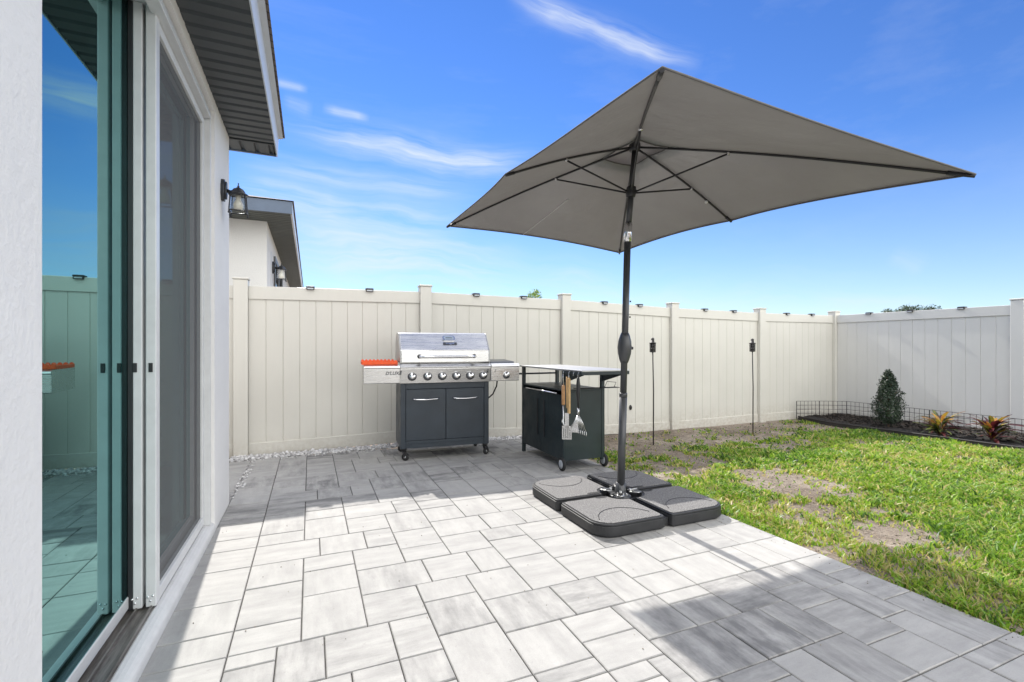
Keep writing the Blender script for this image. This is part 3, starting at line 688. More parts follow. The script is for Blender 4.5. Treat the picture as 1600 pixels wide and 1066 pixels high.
    # casters
    for sx in (-1, 1):
        for y in (-.22, .21):
            x = sx*(w2-.035); ang = R(35*sx+(20 if y > 0 else 0))
            f = MB(); f.lathe([(.030, .122), (.030, .105), (.014, .100), (.012, .085), (0, .085)], (x, y, 0), n=12)
            dv = Vector((math.cos(ang), math.sin(ang), 0)); pv = Vector((-dv.y, dv.x, 0))
            for sg in (-1, 1):
                a = Vector((x, y, .096))+pv*.021*sg; c = Vector((x, y, .040))+dv*.018+pv*.021*sg
                f.tube([a, a+dv*.010-Vector((0, 0, .02)), c], [.010, .012, .009], 6)
            cs = f.build('caster', M_black, g)
            wc = Vector((x, y, .037))+dv*.018
            wm = MB(); wm.lathe([(0, -.013), (.020, -.014), (.030, -.015), (.037, -.010), (.037, .010), (.030, .015), (.020, .014), (0, .013)], wc, pv, 20); wm.build('wheel', M_rubber, cs)
            wh = MB(); wh.lathe([(0, -.0165), (.012, -.0165), (.014, -.014), (.014, .014), (.012, .0165), (0, .0165)], wc, pv, 12); wh.build('hub', M_chrome, cs)
    # orange silicone tray on the left shelf, with scalloped edge
    t = thing('silicone_tray', (g.location.x, g.location.y, 0), 'bright orange ridged silicone mat lying on the grill left shelf', 'mat', rz=R(-4.2))
    b = MB(); xa, xb, ya, yb2, z0 = x0-.02, -w2-.03, -.285, .12, .974
    b.box(xa, xb, ya, yb2, z0, z0+.008); b.box(xa, xa+.012, ya, yb2, z0+.008, z0+.030); b.box(xb-.012, xb, ya, yb2, z0+.008, z0+.030)
    b.build('base', M_orange, t, .002)
    n = 9; wv = []
    for k in range(n*8+1):
        x = xa+.0+(xb-xa)*k/(n*8); wv.append((x, z0+.016+.028*abs(math.sin(math.pi*k/8))**.6))
    for y in (ya, yb2-.014):
        MB().extr([(xa, z0+.0085)]+wv+[(xb, z0+.0085)], 'y', y, y+.014).build('ridged_rim', M_orange, t)
make_grill()

# ---------------------------------------------------------------- prep cart
def make_cart():
    c = thing('grill_cart', (2.37, 4.33, 0), 'dark prep cart on two wheels with steel top, between grill and umbrella', 'cart')
    W = dict(parent=c, world=True); X0, X1, Y0, Y1 = 2.15, 2.60, 3.86, 4.80; p = .035
    for x, y, z0 in ((X0, Y1-p, 0), (X1-p, Y1-p, 0), (X0, Y0, .07), (X1-p, Y0, .07)):
        MB().box(x, x+p, y, y+p, z0, .93).build('leg', M_cart, bevel=.003, **W)
    b = MB(); b.box(X0+p, X1-p, Y0+.004, Y0+.02, .09, .735); b.box(X0+p, X1-p, Y1-.02, Y1-.004, .09, .735)
    b.box(X1-.02, X1-.004, Y0+p, Y1-p, .09, .735); b.box(X0+.012, X1-.02, Y0+p, Y1-p, .09, .115)
    b.build('body', M_cart, bevel=.002, **W)
    b = MB(); b.box(X0+.004, X1-.004, Y0+p, Y1-p, .736, .75); b.box(X0+p+.001, X1-p-.001, Y0+.003, Y0+p, .736, .75); b.box(X0+p+.001, X1-p-.001, Y1-p, Y1-.003, .736, .75)
    b.build('middle_shelf', M_cart, bevel=.002, **W)
    ym = (Y0+Y1)/2
    for ya, yb, gy in ((Y0+p+.003, ym-.002, ym-.075), (ym+.002, Y1-p-.003, ym+.075)):
        d = MB().box(X0+.002, X0+.018, ya, yb, .095, .700).build('door', M_cart, bevel=.002, **W)
        gr = MB().box(X0-.004, X0+.0015, gy-.011, gy+.011, .25, .62).build('handle', M_black, **W); gr.parent = d; gr.data.transform(Matrix.Identity(4))
    MB().tube([(X0-.018, Y0+.09, .712), (X0-.018, Y1-.16, .712)], .007, 8).build('towel_rod', M_chrome, **W)
    b = MB(); b.box(X0-.02, X1+.02, Y0-.01, Y1+.02, .93, .948); b.build('worktop', mat('worktop_steel', (.46, .46, .46), .42, metal=.85, var=.05), bevel=.003, **W)
    s = MB(); s.box(X0-.02, X1+.02, 3.50, Y0-.012, .934, .948); s.build('folding_shelf', MATS['worktop_steel'], bevel=.003, **W)
    s = MB(); s.box(X0-.02, X1+.02, 3.502, 3.52, .905, .9335); s.box(X0-.019, X0-.002, 3.521, Y0-.013, .905, .9335); s.box(X1+.002, X1+.019, 3.521, Y0-.013, .905, .9335); s.build('shelf_frame', M_cart, bevel=.002, **W)
    for x in (X0+.01, X1-.03): MB().extr([(Y0-.002, .82), (3.54, .90), (3.54, .9045), (Y0-.002, .9045)], 'x', x, x+.012).build('bracket', M_cart, **W)
    # push handle on the far end
    MB().tube([(X0+.02, Y1+.001, .85), (X0+.01, Y1+.045, .85), (X0-.02, Y1+.05, .85), (X1-.0, Y1+.05, .85), (X1-.01, Y1+.045, .85), (X1-.02, Y1+.001, .85)], .010, 10).build('push_handle', M_cart, **W)
    # wire rack near end
    b = MB(); z = .765
    b.tube([(X0+.10, Y0-.005, z), (X0+.10, Y0-.04, z), (X1+.10, Y0-.04, z), (X1+.10, Y0-.10, z), (X0+.10, Y0-.10, z), (X0+.10, Y0-.01, z)], .003, 6)
    b.tube([(X1-.02, Y0-.03, z), (X1+.0, Y0-.04, z+.055), (X1+.10, Y0-.045, z+.045), (X1+.08, Y0-.04, z)], .003, 6)
    b.tube([(X1-.005, Y0+.0, z), (X1-.005, Y0-.10, z)], .003, 6); b.build('wire_rack', M_wire, **W)
    for x in (X0-.004, X1+.004):
        w_ = MB(); w_.lathe([(0, -.014), (.045, -.014), (.058, -.012), (.062, -.006), (.062, .006), (.058, .012), (.045, .014), (0, .014)], (x, Y0+.02, .062), (1, 0, 0), 26)
        wo = w_.build('wheel', M_rubber, **W)
        r = MB(); r.lathe([(0, -.018), (.018, -.018), (.040, -.0145), (.040, .0145), (.018, .018), (0, .018)], (x, Y0+.02, .062), (1, 0, 0), 20); ro = r.build('rim', mat('wheel_rim', (.42, .44, .46), .4, var=.1), **W); ro.parent = wo
    h = MB()
    for y in (3.81, 3.71, 3.55, 3.63): h.tube([(X0-.021, y, .93), (X0-.03, y, .915), (X0-.032, y, .90), (X0-.026, y, .893), (X0-.020, y, .90)], .002, 6)
    h.build('hook', M_chrome, **W)
make_cart()
def make_tools():
    X = 2.122
    # fork/hook
    t = thing('barbecue_fork', (X, 3.81, .43), 'long barbecue fork with short reddish wood handle hanging at the cart corner', 'barbecue tool')
    MB().tube([(X, 3.81, .90), (X-.004, 3.81, .87), (X, 3.81, .80)], .005, 6).build('hanging_loop', M_chrome, t, world=True)
    MB().tube([(X, 3.81, .80), (X, 3.81, .79), (X, 3.812, .63), (X, 3.812, .62)], [.010, .015, .016, .012], 10).build('handle', M_wood, t, world=True)
    MB().tube([(X, 3.812, .62), (X, 3.812, .50), (X-.01, 3.81, .47), (X-.005, 3.795, .44), (X+.01, 3.785, .435)], [.006, .006, .012, .007, .005], 8).build('shaft', M_steel, t, world=True)
    # spatula
    t = thing('spatula', (X, 3.71, .33), 'steel spatula with long pale wooden handle hanging from the cart shelf', 'spatula')
    MB().tube([(X, 3.71, .90), (X, 3.71, .865)], .004, 6).build('hanging_loop', M_chrome, t, world=True)
    a = MB(); a.extr([(3.695, .555), (3.725, .555), (3.728, .86), (3.722, .872), (3.700, .872), (3.693, .86)], 'x', X-.009, X+.009); a.build('handle', M_wood2, t, .004, world=True)
    a = MB()
    sx = math.cos(.5)
    def q(d, z): return (X-.020+d*.87, 3.712-d*.5, z)
    for d0, d1, z0, z1 in ((-.018, .018, .43, .56), (-.042, -.030, .335, .43), (-.024, -.012, .335, .43), (-.006, .006, .335, .43), (.012, .024, .335, .43), (.030, .042, .335, .43), (-.042, .042, .325, .335), (-.042, .042, .42, .445)):
        p = [q(d0, z0), q(d1, z0), q(d1, z1), q(d0, z1)]; p2 = [(x+.002, y+.002, z) for x, y, z in p]
        a.add(p+p2, [(0, 1, 2, 3), (7, 6, 5, 4), (0, 4, 5, 1), (1, 5, 6, 2), (2, 6, 7, 3), (3, 7, 4, 0)])
    a.build('blade', M_steel, t, world=True)
    t = thing('wooden_skewer', (X, 3.745, .6), 'thin pale wooden stick hanging just left of the spatula', 'barbecue tool')
    MB().tube([(X, 3.75, .88), (X, 3.75, .60)], [.006, .005], 8).build('stick', M_wood2, t, world=True)
    # scraper with coils
    t = thing('grill_brush', (X, 3.55, .40), 'black handled grill brush with fanned steel coil head hanging from the cart', 'grill brush')
    MB().tube([(X, 3.55, .89), (X, 3.55, .875), (X, 3.55, .82), (X, 3.55, .72), (X, 3.55, .68), (X, 3.55, .60)], [.006, .012, .018, .017, .009, .007], 10).build('handle', M_black, t, world=True)
    MB().tube([(X, 3.55, .62), (X, 3.55, .56)], .010, 10).build('ferrule', M_steel, t, world=True)
    b = MB()
    dv = Vector((.87, -.5, 0))
    for k in range(9):
        f = (k-4)/4; e = Vector((X, 3.55, .43-.0*f))+dv*f*.068+Vector((0, 0, -.02*f))
        b.tube([(X, 3.55, .57), Vector((X, 3.55, .50))+dv*f*.035, e], .0035, 6)
        for j in range(3):
            cc = e+Vector((0, 0, -.008*j)); b.lathe([(.006, -.003), (.012, -.003), (.012, .003), (.006, .003)], cc, (dv.x, dv.y, .1), 8)
    pl = [Vector((X-.004, 3.55, .56)), Vector((X-.006, 3.55, .415))-dv*.070, Vector((X-.006, 3.55, .41))+dv*.01]
    b.add([*pl, *[p+Vector((.002, .001, 0)) for p in pl]], [(0, 1, 2), (5, 4, 3), (0, 3, 4, 1), (1, 4, 5, 2), (2, 5, 3, 0)])
    b.build('brush_head', M_steel, t, world=True)
make_tools()

# ---------------------------------------------------------------- umbrella
H = Vector((2.075, 2.715, 2.537))
def rotvec(w_):
    th = Vector(w_).length; return Matrix.Rotation(th, 3, Vector(w_))
RU = rotvec((-8.70976544e-04, 8.78435126e-02, -1.58873747))
UA, UB, DC, DE = 1.4817, .9351, .2460*math.hypot(1.4817, .9351), .372
def make_umbrella():
    u = thing('patio_umbrella', (2.09, 2.90, 0), 'large grey rectangular patio umbrella, tilted, on four weight plates', 'umbrella')
    W = dict(parent=u, world=True)
    up = RU @ Vector((0, 0, 1)); J = H-up*.60; base = Vector((2.09, 2.90, .03))
    ax = (J-base).normalized()
    def on(z): return base+ax*((z-base.z)/ax.z)
    MB().tube([base, on(.80)], .0275, 20).build('lower_pole', M_pole, **W)
    MB().tube([on(.79), on(.815), on(.82)], [.0288, .0288, .026], 20).build('pole_collar', M_pole, **W)
    MB().tube([on(.80), on(1.9)], .0235, 20).build('upper_pole', M_pole, **W)
    h = MB(); h.tube([on(z) for z in (1.035, 1.06, 1.10, 1.145, 1.19, 1.225, 1.25)], [.026, .036, .046, .050, .046, .036, .026], 20)
    ch = h.build('crank_housing', M_pole, **W)
    c0 = on(1.14); k = MB(); k.tube([c0+Vector((.045, .0, 0)), c0+Vector((.066, -.01, 0))], [.012, .010], 10); cr = k.build('crank_stub', M_black, **W); cr.parent = ch
    for z in (1.36, 1.47):
        MB().tube([on(z)+Vector((.024, -.012, 0)), on(z)+Vector((.032, -.017, 0))], .006, 8).build('bolt', M_black, **W)
    MB().tube([on(1.885), J+up*.01, J+up*.075], [.0265, .0268, .0265], 20).build('tilt_joint', M_chrome, **W)
    MB().tube([J+up*.07, J+up*.30], .0215, 20).build('top_pole', M_pole, **W)
    MB().tube([J+up*.29, H+up*.02], .017, 16).build('mast', M_rib, **W)
    # runner and hub with ears
    def ear_hub(name, c, r, hgt):
        b = MB(); b.lathe([(.0, -hgt), (r, -hgt), (r*1.15, -hgt*.4), (r*1.15, hgt*.4), (r, hgt), (0, hgt)], c, up, 18)
        return b.build(name, M_rib, **W)
    RZ = .31
    S = H-up*RZ
    ear_hub('runner', S, .031, .035); ear_hub('hub', H+up*.0, .034, .028)
    def L(x, y, z): return H+RU @ Vector((x, y, z))
    ends = {'A': (-UA, -UB, -DC), 'F': (0, -UB, -DE), 'B': (UA, -UB, -DC), 'C': (UA, UB, -DC), 'E': (0, UB, -DE), 'D': (-UA, UB, -DC)}
    order = ['A', 'D', 'E', 'C', 'B', 'F']
    def ribz(e, r):
        """drop of the rib at fraction r, slightly bowed"""
        return e[2]*r+.022*math.sin(math.pi*r)
    def rp(e, r): return Vector((e[0]*r, e[1]*r, ribz(e, r)))
    for n in order:
        e = ends[n]; c = n in 'ABCD'
        pts = [L(*rp(e, r)) for r in np.linspace(.025, .96, 12)]
        rb = MB().tube(pts, .0075, 8).build('rib', M_rib, **W)
        Le = math.hypot(e[0], e[1]); t_ = (.62/Le if c else .52/Le)
        j = L(*(rp(e, t_)-Vector((0, 0, .010)))); dirn = (Vector((e[0], e[1], 0))).normalized()
        s0 = S+RU @ (dirn*.034)
        st = MB().tube([s0, j], .0062, 8).build('strut', M_rib, **W)
        MB().tube([j-RU@Vector((-dirn.y, dirn.x, 0))*.012, j+RU@Vector((-dirn.y, dirn.x, 0))*.012], .008, 8).build('joint_pin', M_chrome, **W).parent = st
        pe = L(*rp(e, .955)); 
        MB().tube([L(*rp(e, .94)), L(*rp(e, 1.0))], [.011, .009], 8).build('rib_tip', M_black, **W)
    # velcro strap bead on the rib E
    MB().lathe([(0, -.012), (.010, -.008), (.012, 0), (.010, .008), (0, .012)], L(*(rp(ends['E'], .72)-Vector((0, 0, .014)))), (0, 0, 1), 10).build('white_bead', mat('bead_white', (.7, .7, .68), .4), **W)
    # canopy
    def surf(i, s, r, dz=0.0):
        e0, e1 = ends[order[i]], ends[order[(i+1) % 6]]
        p0, p1 = rp(e0, r), rp(e1, r); p = p0.lerp(p1, s)
        q = 4*s*(1-s); wd = (Vector(e0)-Vector(e1)).length
        # edge pulled in (catenary cut), cloth sagging between ribs
        inn = .026*wd*q*r**5; cen = Vector((p.x, p.y, 0)); p -= cen.normalized()*inn if cen.length > 1e-6 else Vector()
        p.z += -.020*wd*q*math.sin(math.pi*min(1, r*1.0))*.6 + .012*q*r**6*wd
        p.z += .012+dz
        # shallow radial creases
        p.z += .004*math.sin(s*26+i*2.1)*r*(1-r)*q*2
        return p
    def sheet(name, r0, r1, nr, dz, m, dzr=0.0, close=False):
        vs = []; ns = 20
        for i in range(6):
            for s_ in range(ns):
                for k in range(nr+1):
                    r = r0+(r1-r0)*k/nr
                    if k == nr and r1 > .99: r = 1.0
                    vs.append(L(*surf(i, s_/ns, r, dz+dzr*(1-(k/nr)))))
        N = 6*ns; fs = []
        for a in range(N):
            b_ = (a+1) % N
            for k in range(nr): fs.append((a*(nr+1)+k, b_*(nr+1)+k, b_*(nr+1)+k+1, a*(nr+1)+k+1))
        mb = MB(); mb.add(vs, fs, True); o = mb.build(name, m, **W)
        so = o.modifiers.new('thickness', 'SOLIDIFY'); so.thickness = .0012; so.offset = 1; return o
    can = sheet('canopy', .135, 1.0, 26, .0, M_canopy)
    v_ = sheet('vent_cap', .006, .21, 8, .028, M_canopy, .045)
    # hem around the edge + seams along the panels
    rim = [L(*(surf(i, s_/20, 1.0)-Vector((0, 0, .003)))) for i in range(6) for s_ in range(20)]; rim.append(rim[0])
    hm = MB().tube(rim, .0045, 6).build('hem', mat('canopy_hem', (.13, .125, .12), .9), **W); hm.parent = can; hm.matrix_parent_inverse = Matrix.Identity(4)
    for i, s0, in ((0, .39),):
        sm = [L(*(surf(i, s0, r)-Vector((0, 0, .002)))) for r in np.linspace(.5, .995, 16)]
        x = MB().tube(sm, .004, 6).build('seam', mat('seam_tape', (.62, .61, .60), .8), **W); x.parent = can
    # the vent ring hem
    vr = [L(*(surf(i, s_/12, .137)-Vector((0, 0, .004)))) for i in range(6) for s_ in range(12)]; vr.append(vr[0])
    x = MB().tube(vr, .004, 6).build('vent_hem', MATS['canopy_hem'], **W); x.parent = can
    # finial
    MB().lathe([(.028, .03), (.030, .05), (.018, .075), (.010, .10), (0, .108)], H, up, 14).build('finial', M_black, **W)
    # cross base and clamp
    b = MB(); c = (2.09, 2.90)
    for ang in (0, 90):
        a = R(ang); dx, dy = math.cos(a), math.sin(a)
        v = [(c[0]+dx*t-dy*s_, c[1]+dy*t+dx*s_) for t, s_ in ((-.48, -.022), (.48, -.022), (.48, .022), (-.48, .022))]
        b.extr(v, 'z', .004+.0001*ang, .030+.0003*ang)
    b.build('cross_base', M_base_s, **W)
    b = MB(); b.lathe([(.0, .055), (.075, .055), (.078, .062), (.070, .068), (.045, .072), (.040, .10), (.036, .16), (.0, .16)], (c[0], c[1], 0), n=20); b.build('stem_clamp', M_pole, **W)
    b = MB()
    for k in range(4):
        a = R(45+90*k+10); d = Vector((math.cos(a), math.sin(a), 0)); q = Vector((-d.y, d.x, 0)); o = Vector((c[0], c[1], .098))
        b.tube([o+d*.06-q*.02, o+d*.13-q*.022, o+d*.145, o+d*.13+q*.022, o+d*.06+q*.02], .0055, 8)
        b.tube([o+d*.07+Vector((0, 0, -.012)), o+d*.07+Vector((0, 0, .018))], .010, 8)
        b.tube([o+d*.05+q*.03, o+d*.12+q*.045+Vector((0, 0, .008))], .005, 6)
    b.build('clamp_bolts', mat('zinc', (.45, .45, .44), .35, metal=.9), **W)
    # ---- weight plates
    labels = {(-1, 1): 'dark speckled umbrella weight plate at the left, nearest the grill', (-1, -1): 'dark speckled umbrella weight plate nearest the camera, front one of four',
              (1, 1): 'dark umbrella weight plate at the back beside the cart wheel, shaded', (1, -1): 'dark umbrella weight plate on the right against the grass edge'}
    S_ = .515; g = .022
    for (sx, sy), lb in labels.items():
        o = thing('weight_plate', (c[0], c[1], 0), lb, 'umbrella weight', group='four umbrella weight plates')
        def outline(ins=0.0):
            r = .13-ins*.6; a0, a1 = g+ins, S_-ins; pts = []
            pts += [(a0+.10, a0), (a1-.02, a0), (a1, a0+.02), (a1, a1-r)]
            pts = [(a0+.115, a0), (a1-.025, a0), (a1-.007, a0+.007), (a1, a0+.025)]
            pts += [(a1-r+r*math.cos(R(t)), a1-r+r*math.sin(R(t))) for t in range(0, 91, 9)]
            pts += [(a0+.025, a1), (a0+.007, a1-.007), (a0, a1-.025), (a0, a0+.115)]
            pts += [(a0+.115*math.cos(R(t)) , a0+.115*math.sin(R(t))) for t in (78, 66, 54, 42, 30, 18)]
            # inner arc bites out of the corner next to the pole
            pts = [(x, y) for x, y in pts]
            q_ = [(x*sx, y*sy) for x, y in pts]
            return q_ if sx*sy > 0 else q_[::-1]
        pj = MB(); pj.extr(outline(), 'z', .012, .070); pj.extr(outline(.004), 'z', .0702, .083); pj.extr(outline(.012), 'z', .0005, .0118)
        body = pj.build('plate_body', M_base_s, o, .003)
        tp = MB(); tp.extr(outline(.018), 'z', .0832, .0885); tp.build('textured_top', M_base, o, .002)
        arc = [((S_*.52+.20*math.cos(R(t)))*sx, (S_-.02-.22*math.sin(R(t)))*sy, .0888) for t in range(20, 161, 10)]
        arc = [(x, y, z) for x, y, z in arc if abs(x) < S_-.03 and abs(y) < S_-.03]
        if len(arc) > 3: MB().tube(arc, .0028, 6).build('moulded_groove', M_black, o)
        hs = MB(); x_, y_ = (.20, g+.0325) 
        hs.extr([((x_+dx)*sx, (y_+dy)*sy) for dx, dy in [(.045*math.cos(R(t))*1.1, .016*math.sin(R(t))) for t in range(0, 360, 24)]], 'z', .0887, .0895); hs.build('hand_slot', M_rubber, o)
make_umbrella()

# ---------------------------------------------------------------- garden torches
def make_torch(x, y, zb, top, label, first=None):
    if first:
        o = copy_tree(first); o.location = (x, y, zb); o['label'] = label; return o
    t = thing('garden_torch', (x, y, zb), label, 'torch', group='two black garden torches by the fence'); hh = top-zb
    MB().tube([(0, 0, -.1), (.004, 0, hh*.5), (-.01, 0, hh-.17)], .0075, 8).build('pole', M_torch, t)
    b = MB(); b.lathe([(0, hh-.19), (.030, hh-.185), (.033, hh-.18), (.033, hh-.172), (.026, hh-.170), (.026, hh-.155), (.034, hh-.150), (.034, hh-.142), (.027, hh-.14), (.027, hh-.110), (.034, hh-.106), (.034, hh-.098), (.027, hh-.095), (.030, hh-.075), (.043, hh-.072), (.043, hh-.062), (.022, hh-.058), (.020, hh-.03), (0, hh-.03)], (-.01, 0, 0), n=14)
    b.build('canister', M_torch, t)
    s_ = MB()
    for k in range(8):
        a = R(45*k); s_.tube([(-.01+.034*math.cos(a), .034*math.sin(a), hh-.185), (-.01+.036*math.cos(a), .036*math.sin(a), hh-.068)], .0035, 5)
    s_.build('cage', M_torch, t)
    MB().lathe([(.020, hh-.03), (.022, hh-.012), (.014, hh-.006), (.010, hh), (0, hh)], (-.01, 0, 0), n=12).build('snuffer_cap', M_torch, t)
    return t
t1 = make_torch(4.02, 4.88, gz(4.05, 4.9), 1.265, 'left garden torch, standing just right of the umbrella pole before the fence')
make_torch(5.76, 4.87, gz(5.8, 4.9), 1.25, 'right garden torch, standing beside the fourth fence post', t1)

# ---------------------------------------------------------------- vegetation
def mesh_np(name, V, F4, F3, m, tone=None, parent=None, smooth=False):
    me = bpy.data.meshes.new(name)
    nq = 0 if F4 is None else len(F4); nt = 0 if F3 is None else len(F3)
    me.vertices.add(len(V)); me.vertices.foreach_set('co', np.asarray(V, np.float32).ravel())
    loops = np.concatenate([x.ravel() for x in (F4, F3) if x is not None]).astype(np.int32)
    me.loops.add(len(loops)); me.loops.foreach_set('vertex_index', loops)
    me.polygons.add(nq+nt); st = np.concatenate([np.arange(nq)*4, nq*4+np.arange(nt)*3]).astype(np.int32)
    me.polygons.foreach_set('loop_start', st)
    if smooth: me.polygons.foreach_set('use_smooth', np.ones(nq+nt, bool))
    if tone is not None:
        a = me.attributes.new('tone', 'FLOAT', 'POINT'); a.data.foreach_set('value', np.asarray(tone, np.float32))
    me.materials.append(m); me.update(calc_edges=True); me.validate()
    o = bpy.data.objects.new(name, me); COL.objects.link(o)
    if parent is not None: o.parent = parent
    return o
def vnoise(x, y, seed, scale):
    """smooth value noise on arrays"""
    r = np.random.default_rng(seed); g = r.random((256, 256)); X = x*scale+50; Y = y*scale+50
    xi = np.floor(X).astype(int); yi = np.floor(Y).astype(int); fx = X-xi; fy = Y-yi; fx = fx*fx*(3-2*fx); fy = fy*fy*(3-2*fy)
    a = g[xi % 256, yi % 256]; b = g[(xi+1) % 256, yi % 256]; c = g[xi % 256, (yi+1) % 256]; d = g[(xi+1) % 256, (yi+1) % 256]
    return (a*(1-fx)+b*fx)*(1-fy)+(c*(1-fx)+d*fx)*fy
def bed_line(y): return np.interp(y, [-4, 2.0, 3.7, 5.6], [7.3, 7.35, 7.42, 7.75])
def build_grass():
    N = 620000
    x = rng.uniform(2.60, 8.8, N); y = rng.uniform(-.9, 5.68, N)
    t = R(22.95); dep = x*math.sin(t)+y*math.cos(t); lat = x*math.cos(t)-y*math.sin(t)
    keep = (dep > .9) & (np.abs(lat/np.maximum(dep, .1)) < 1.5)
    n1 = vnoise(x, y, 1, 1.3)*.27+vnoise(x, y, 2, 3.4)*.27+vnoise(x, y, 3, 8.)*.24+vnoise(x, y, 4, 21.)*.22
    # base coverage: thick near the paving and on the right, thin towards the back fence
    cov = np.ones(N)*.95
    back = np.clip((y-(3.35+.12*(x-3)))/.6, 0, 1); cov -= back*.62
    bare = np.exp(-(((x-3.75)*.8+(y-2.75)*.62)/.95)**2-(((x-3.75)*.62-(y-2.75)*.8)/.34)**2); cov -= bare*.70
    bare2 = np.exp(-((x-3.35)/.35)**2-((y-1.9)/.30)**2); cov -= bare2*.35
    bare3 = np.exp(-((x-5.2)/2.2)**2-((y-5.0)/.55)**2); cov -= bare3*.35
    bare4 = np.exp(-((x-3.3)/.5)**2-((y-3.75)/.35)**2); cov -= bare4*.4
    dens = np.clip((cov+(n1-.5)*3.0-.30)*1.0, 0.012, 1)
    dens = np.where((y > 5.5) , dens*.25, dens)
    lod = np.clip(3.2/np.maximum(dep, .5), .30, 1.0)
    keep &= rng.random(N) < dens*lod
    keep &= x < bed_line(y)-.02+.03*rng.standard_normal(N)
    keep &= ~((x < 2.635) & (rng.random(N) < .6))
    x, y, dens, dep, n1 = x[keep], y[keep], dens[keep], dep[keep], n1[keep]; n = len(x)
    # heights of the ground under each blade
    gx = np.arange(2.55, 9.0, .1); gy = np.arange(-1.0, 5.8, .1); G = np.array([[gz(max(a, 2.62), b) for b in gy] for a in gx])
    ix = np.clip(((x-2.55)/.1), 0, len(gx)-1.001); iy = np.clip(((y+1)/.1), 0, len(gy)-1.001); i0 = ix.astype(int); j0 = iy.astype(int); fx = ix-i0; fy = iy-j0
    z = (G[i0, j0]*(1-fx)+G[i0+1, j0]*fx)*(1-fy)+(G[i0, j0+1]*(1-fx)+G[i0+1, j0+1]*fx)*fy
    hgt = rng.uniform(.020, .056, n)*(.6+.6*dens)*(1+.4*(vnoise(x, y, 9, 4)-.5)); wd = rng.uniform(.0028, .0058, n)*np.clip(dep/2.6, 1, 1.9)
    long_ = rng.random(n) < .02; hgt[long_] *= 1.7
    a = rng.uniform(0, 2*np.pi, n); lean = rng.uniform(.2, 1.5, n)*hgt; la = rng.uniform(0, 2*np.pi, n)
    ax, ay = np.cos(a)*wd, np.sin(a)*wd; lx, ly = np.cos(la)*lean, np.sin(la)*lean
    P = np.stack([x, y, z-.004], 1)
    V = np.empty((n, 5, 3), np.float32)
    V[:, 0] = P+np.stack([-ax, -ay, 0*ax], 1); V[:, 1] = P+np.stack([ax, ay, 0*ax], 1)
    mid = P+np.stack([lx*.3, ly*.3, hgt*.65], 1); V[:, 2] = mid+np.stack([ax*.9, ay*.9, 0*ax], 1); V[:, 3] = mid-np.stack([ax*.9, ay*.9, 0*ax], 1)
    V[:, 4] = P+np.stack([lx, ly, hgt], 1)
    o = np.arange(n)*5; F4 = np.stack([o, o+1, o+2, o+3], 1); F3 = np.stack([o+3, o+2, o+4], 1)
    tn = np.clip(.22+.45*vnoise(x, y, 21, 1.7)+.27*rng.standard_normal(n)+.2*vnoise(x, y, 22, 6)+(rng.random(n) < .06)*.5-.25*np.clip((y-3.6)/1.5, 0, 1), 0, 1)  # last term darkens blade colour towards the back fence, deepening its shade
    # clippings and straw lying over thin and bare patches
    straw = (dens < .5) & (rng.random(n) < .30); tn[straw] = rng.uniform(.86, 1, straw.sum())
    g = mesh_np('grass', V.reshape(-1, 3), F4, F3, M_grass, np.repeat(tn, 5)); tag(g, 'patchy bright green lawn grass', 'grass', kind='stuff')
    print('blades', n)
build_grass()
def build_thatch():
    n = 60000; x = rng.uniform(2.66, 8.3, n); y = rng.uniform(.3, 5.64, n)
    k = x < bed_line(y)-.03; x, y = x[k], y[k]; n = len(x)
    cl = vnoise(x, y, 31, 5.)*.6+vnoise(x, y, 32, 14.)*.4; k = rng.random(n) < np.clip((cl-.35)*3, .05, 1); x, y = x[k], y[k]; n = len(x)
    z = np.array([gz(a, b) for a, b in zip(x, y)])+rng.uniform(.001, .007, n)
    L_ = rng.uniform(.008, .026, n); a = rng.uniform(0, 6.28, n); w_ = rng.uniform(.0008, .0018, n)*np.clip(y/2, 1, 2)
    d = np.stack([np.cos(a)*L_, np.sin(a)*L_, rng.uniform(-.1, .25, n)*L_], 1); q = np.stack([-np.sin(a)*w_, np.cos(a)*w_, 0*a], 1); P = np.stack([x, y, z], 1)
    V = np.stack([P-d-q, P+d-q, P+d+q, P-d+q], 1).reshape(-1, 3); o = np.arange(n)*4
    m = leaf_mat('dead_thatch', [(0, (.07, .045, .03)), (.5, (.20, .14, .09)), (1, (.42, .34, .22))], .1)
    tag(mesh_np('thatch', V, np.stack([o, o+1, o+2, o+3], 1), None, m, np.repeat(rng.random(n), 4)), 'dead brown thatch strewn over the thin lawn', 'thatch', kind='stuff')
build_thatch()

def ico():
    bm = bmesh.new(); bmesh.ops.create_icosphere(bm, subdivisions=1, radius=1); v = np.array([q.co[:] for q in bm.verts]); f = np.array([[q.index for q in p.verts] for p in bm.faces]); bm.free(); return v, f
IV, IF = ico()
def scatter_stones(name, pos, size, m, flat=.6, label=None, cat=None):
    n = len(pos); k = len(IV)
    d = IV[None]*rng.uniform(.65, 1.25, (n, k, 1)); s3 = np.stack([size, size*rng.uniform(.6, 1, n), size*rng.uniform(.4, .8, n)*flat/.6], 1)
    d = d*s3[:, None]; a = rng.uniform(0, 6.28, n); c, s_ = np.cos(a), np.sin(a)
    V = np.stack([d[..., 0]*c[:, None]-d[..., 1]*s_[:, None], d[..., 0]*s_[:, None]+d[..., 1]*c[:, None], d[..., 2]], 2)+pos[:, None]
    F = (IF[None]+(np.arange(n)*k)[:, None, None]).reshape(-1, 3)
    o = mesh_np(name, V.reshape(-1, 3), None, F, m, np.repeat(rng.random(n), k)); return tag(o, label, cat, kind='stuff')
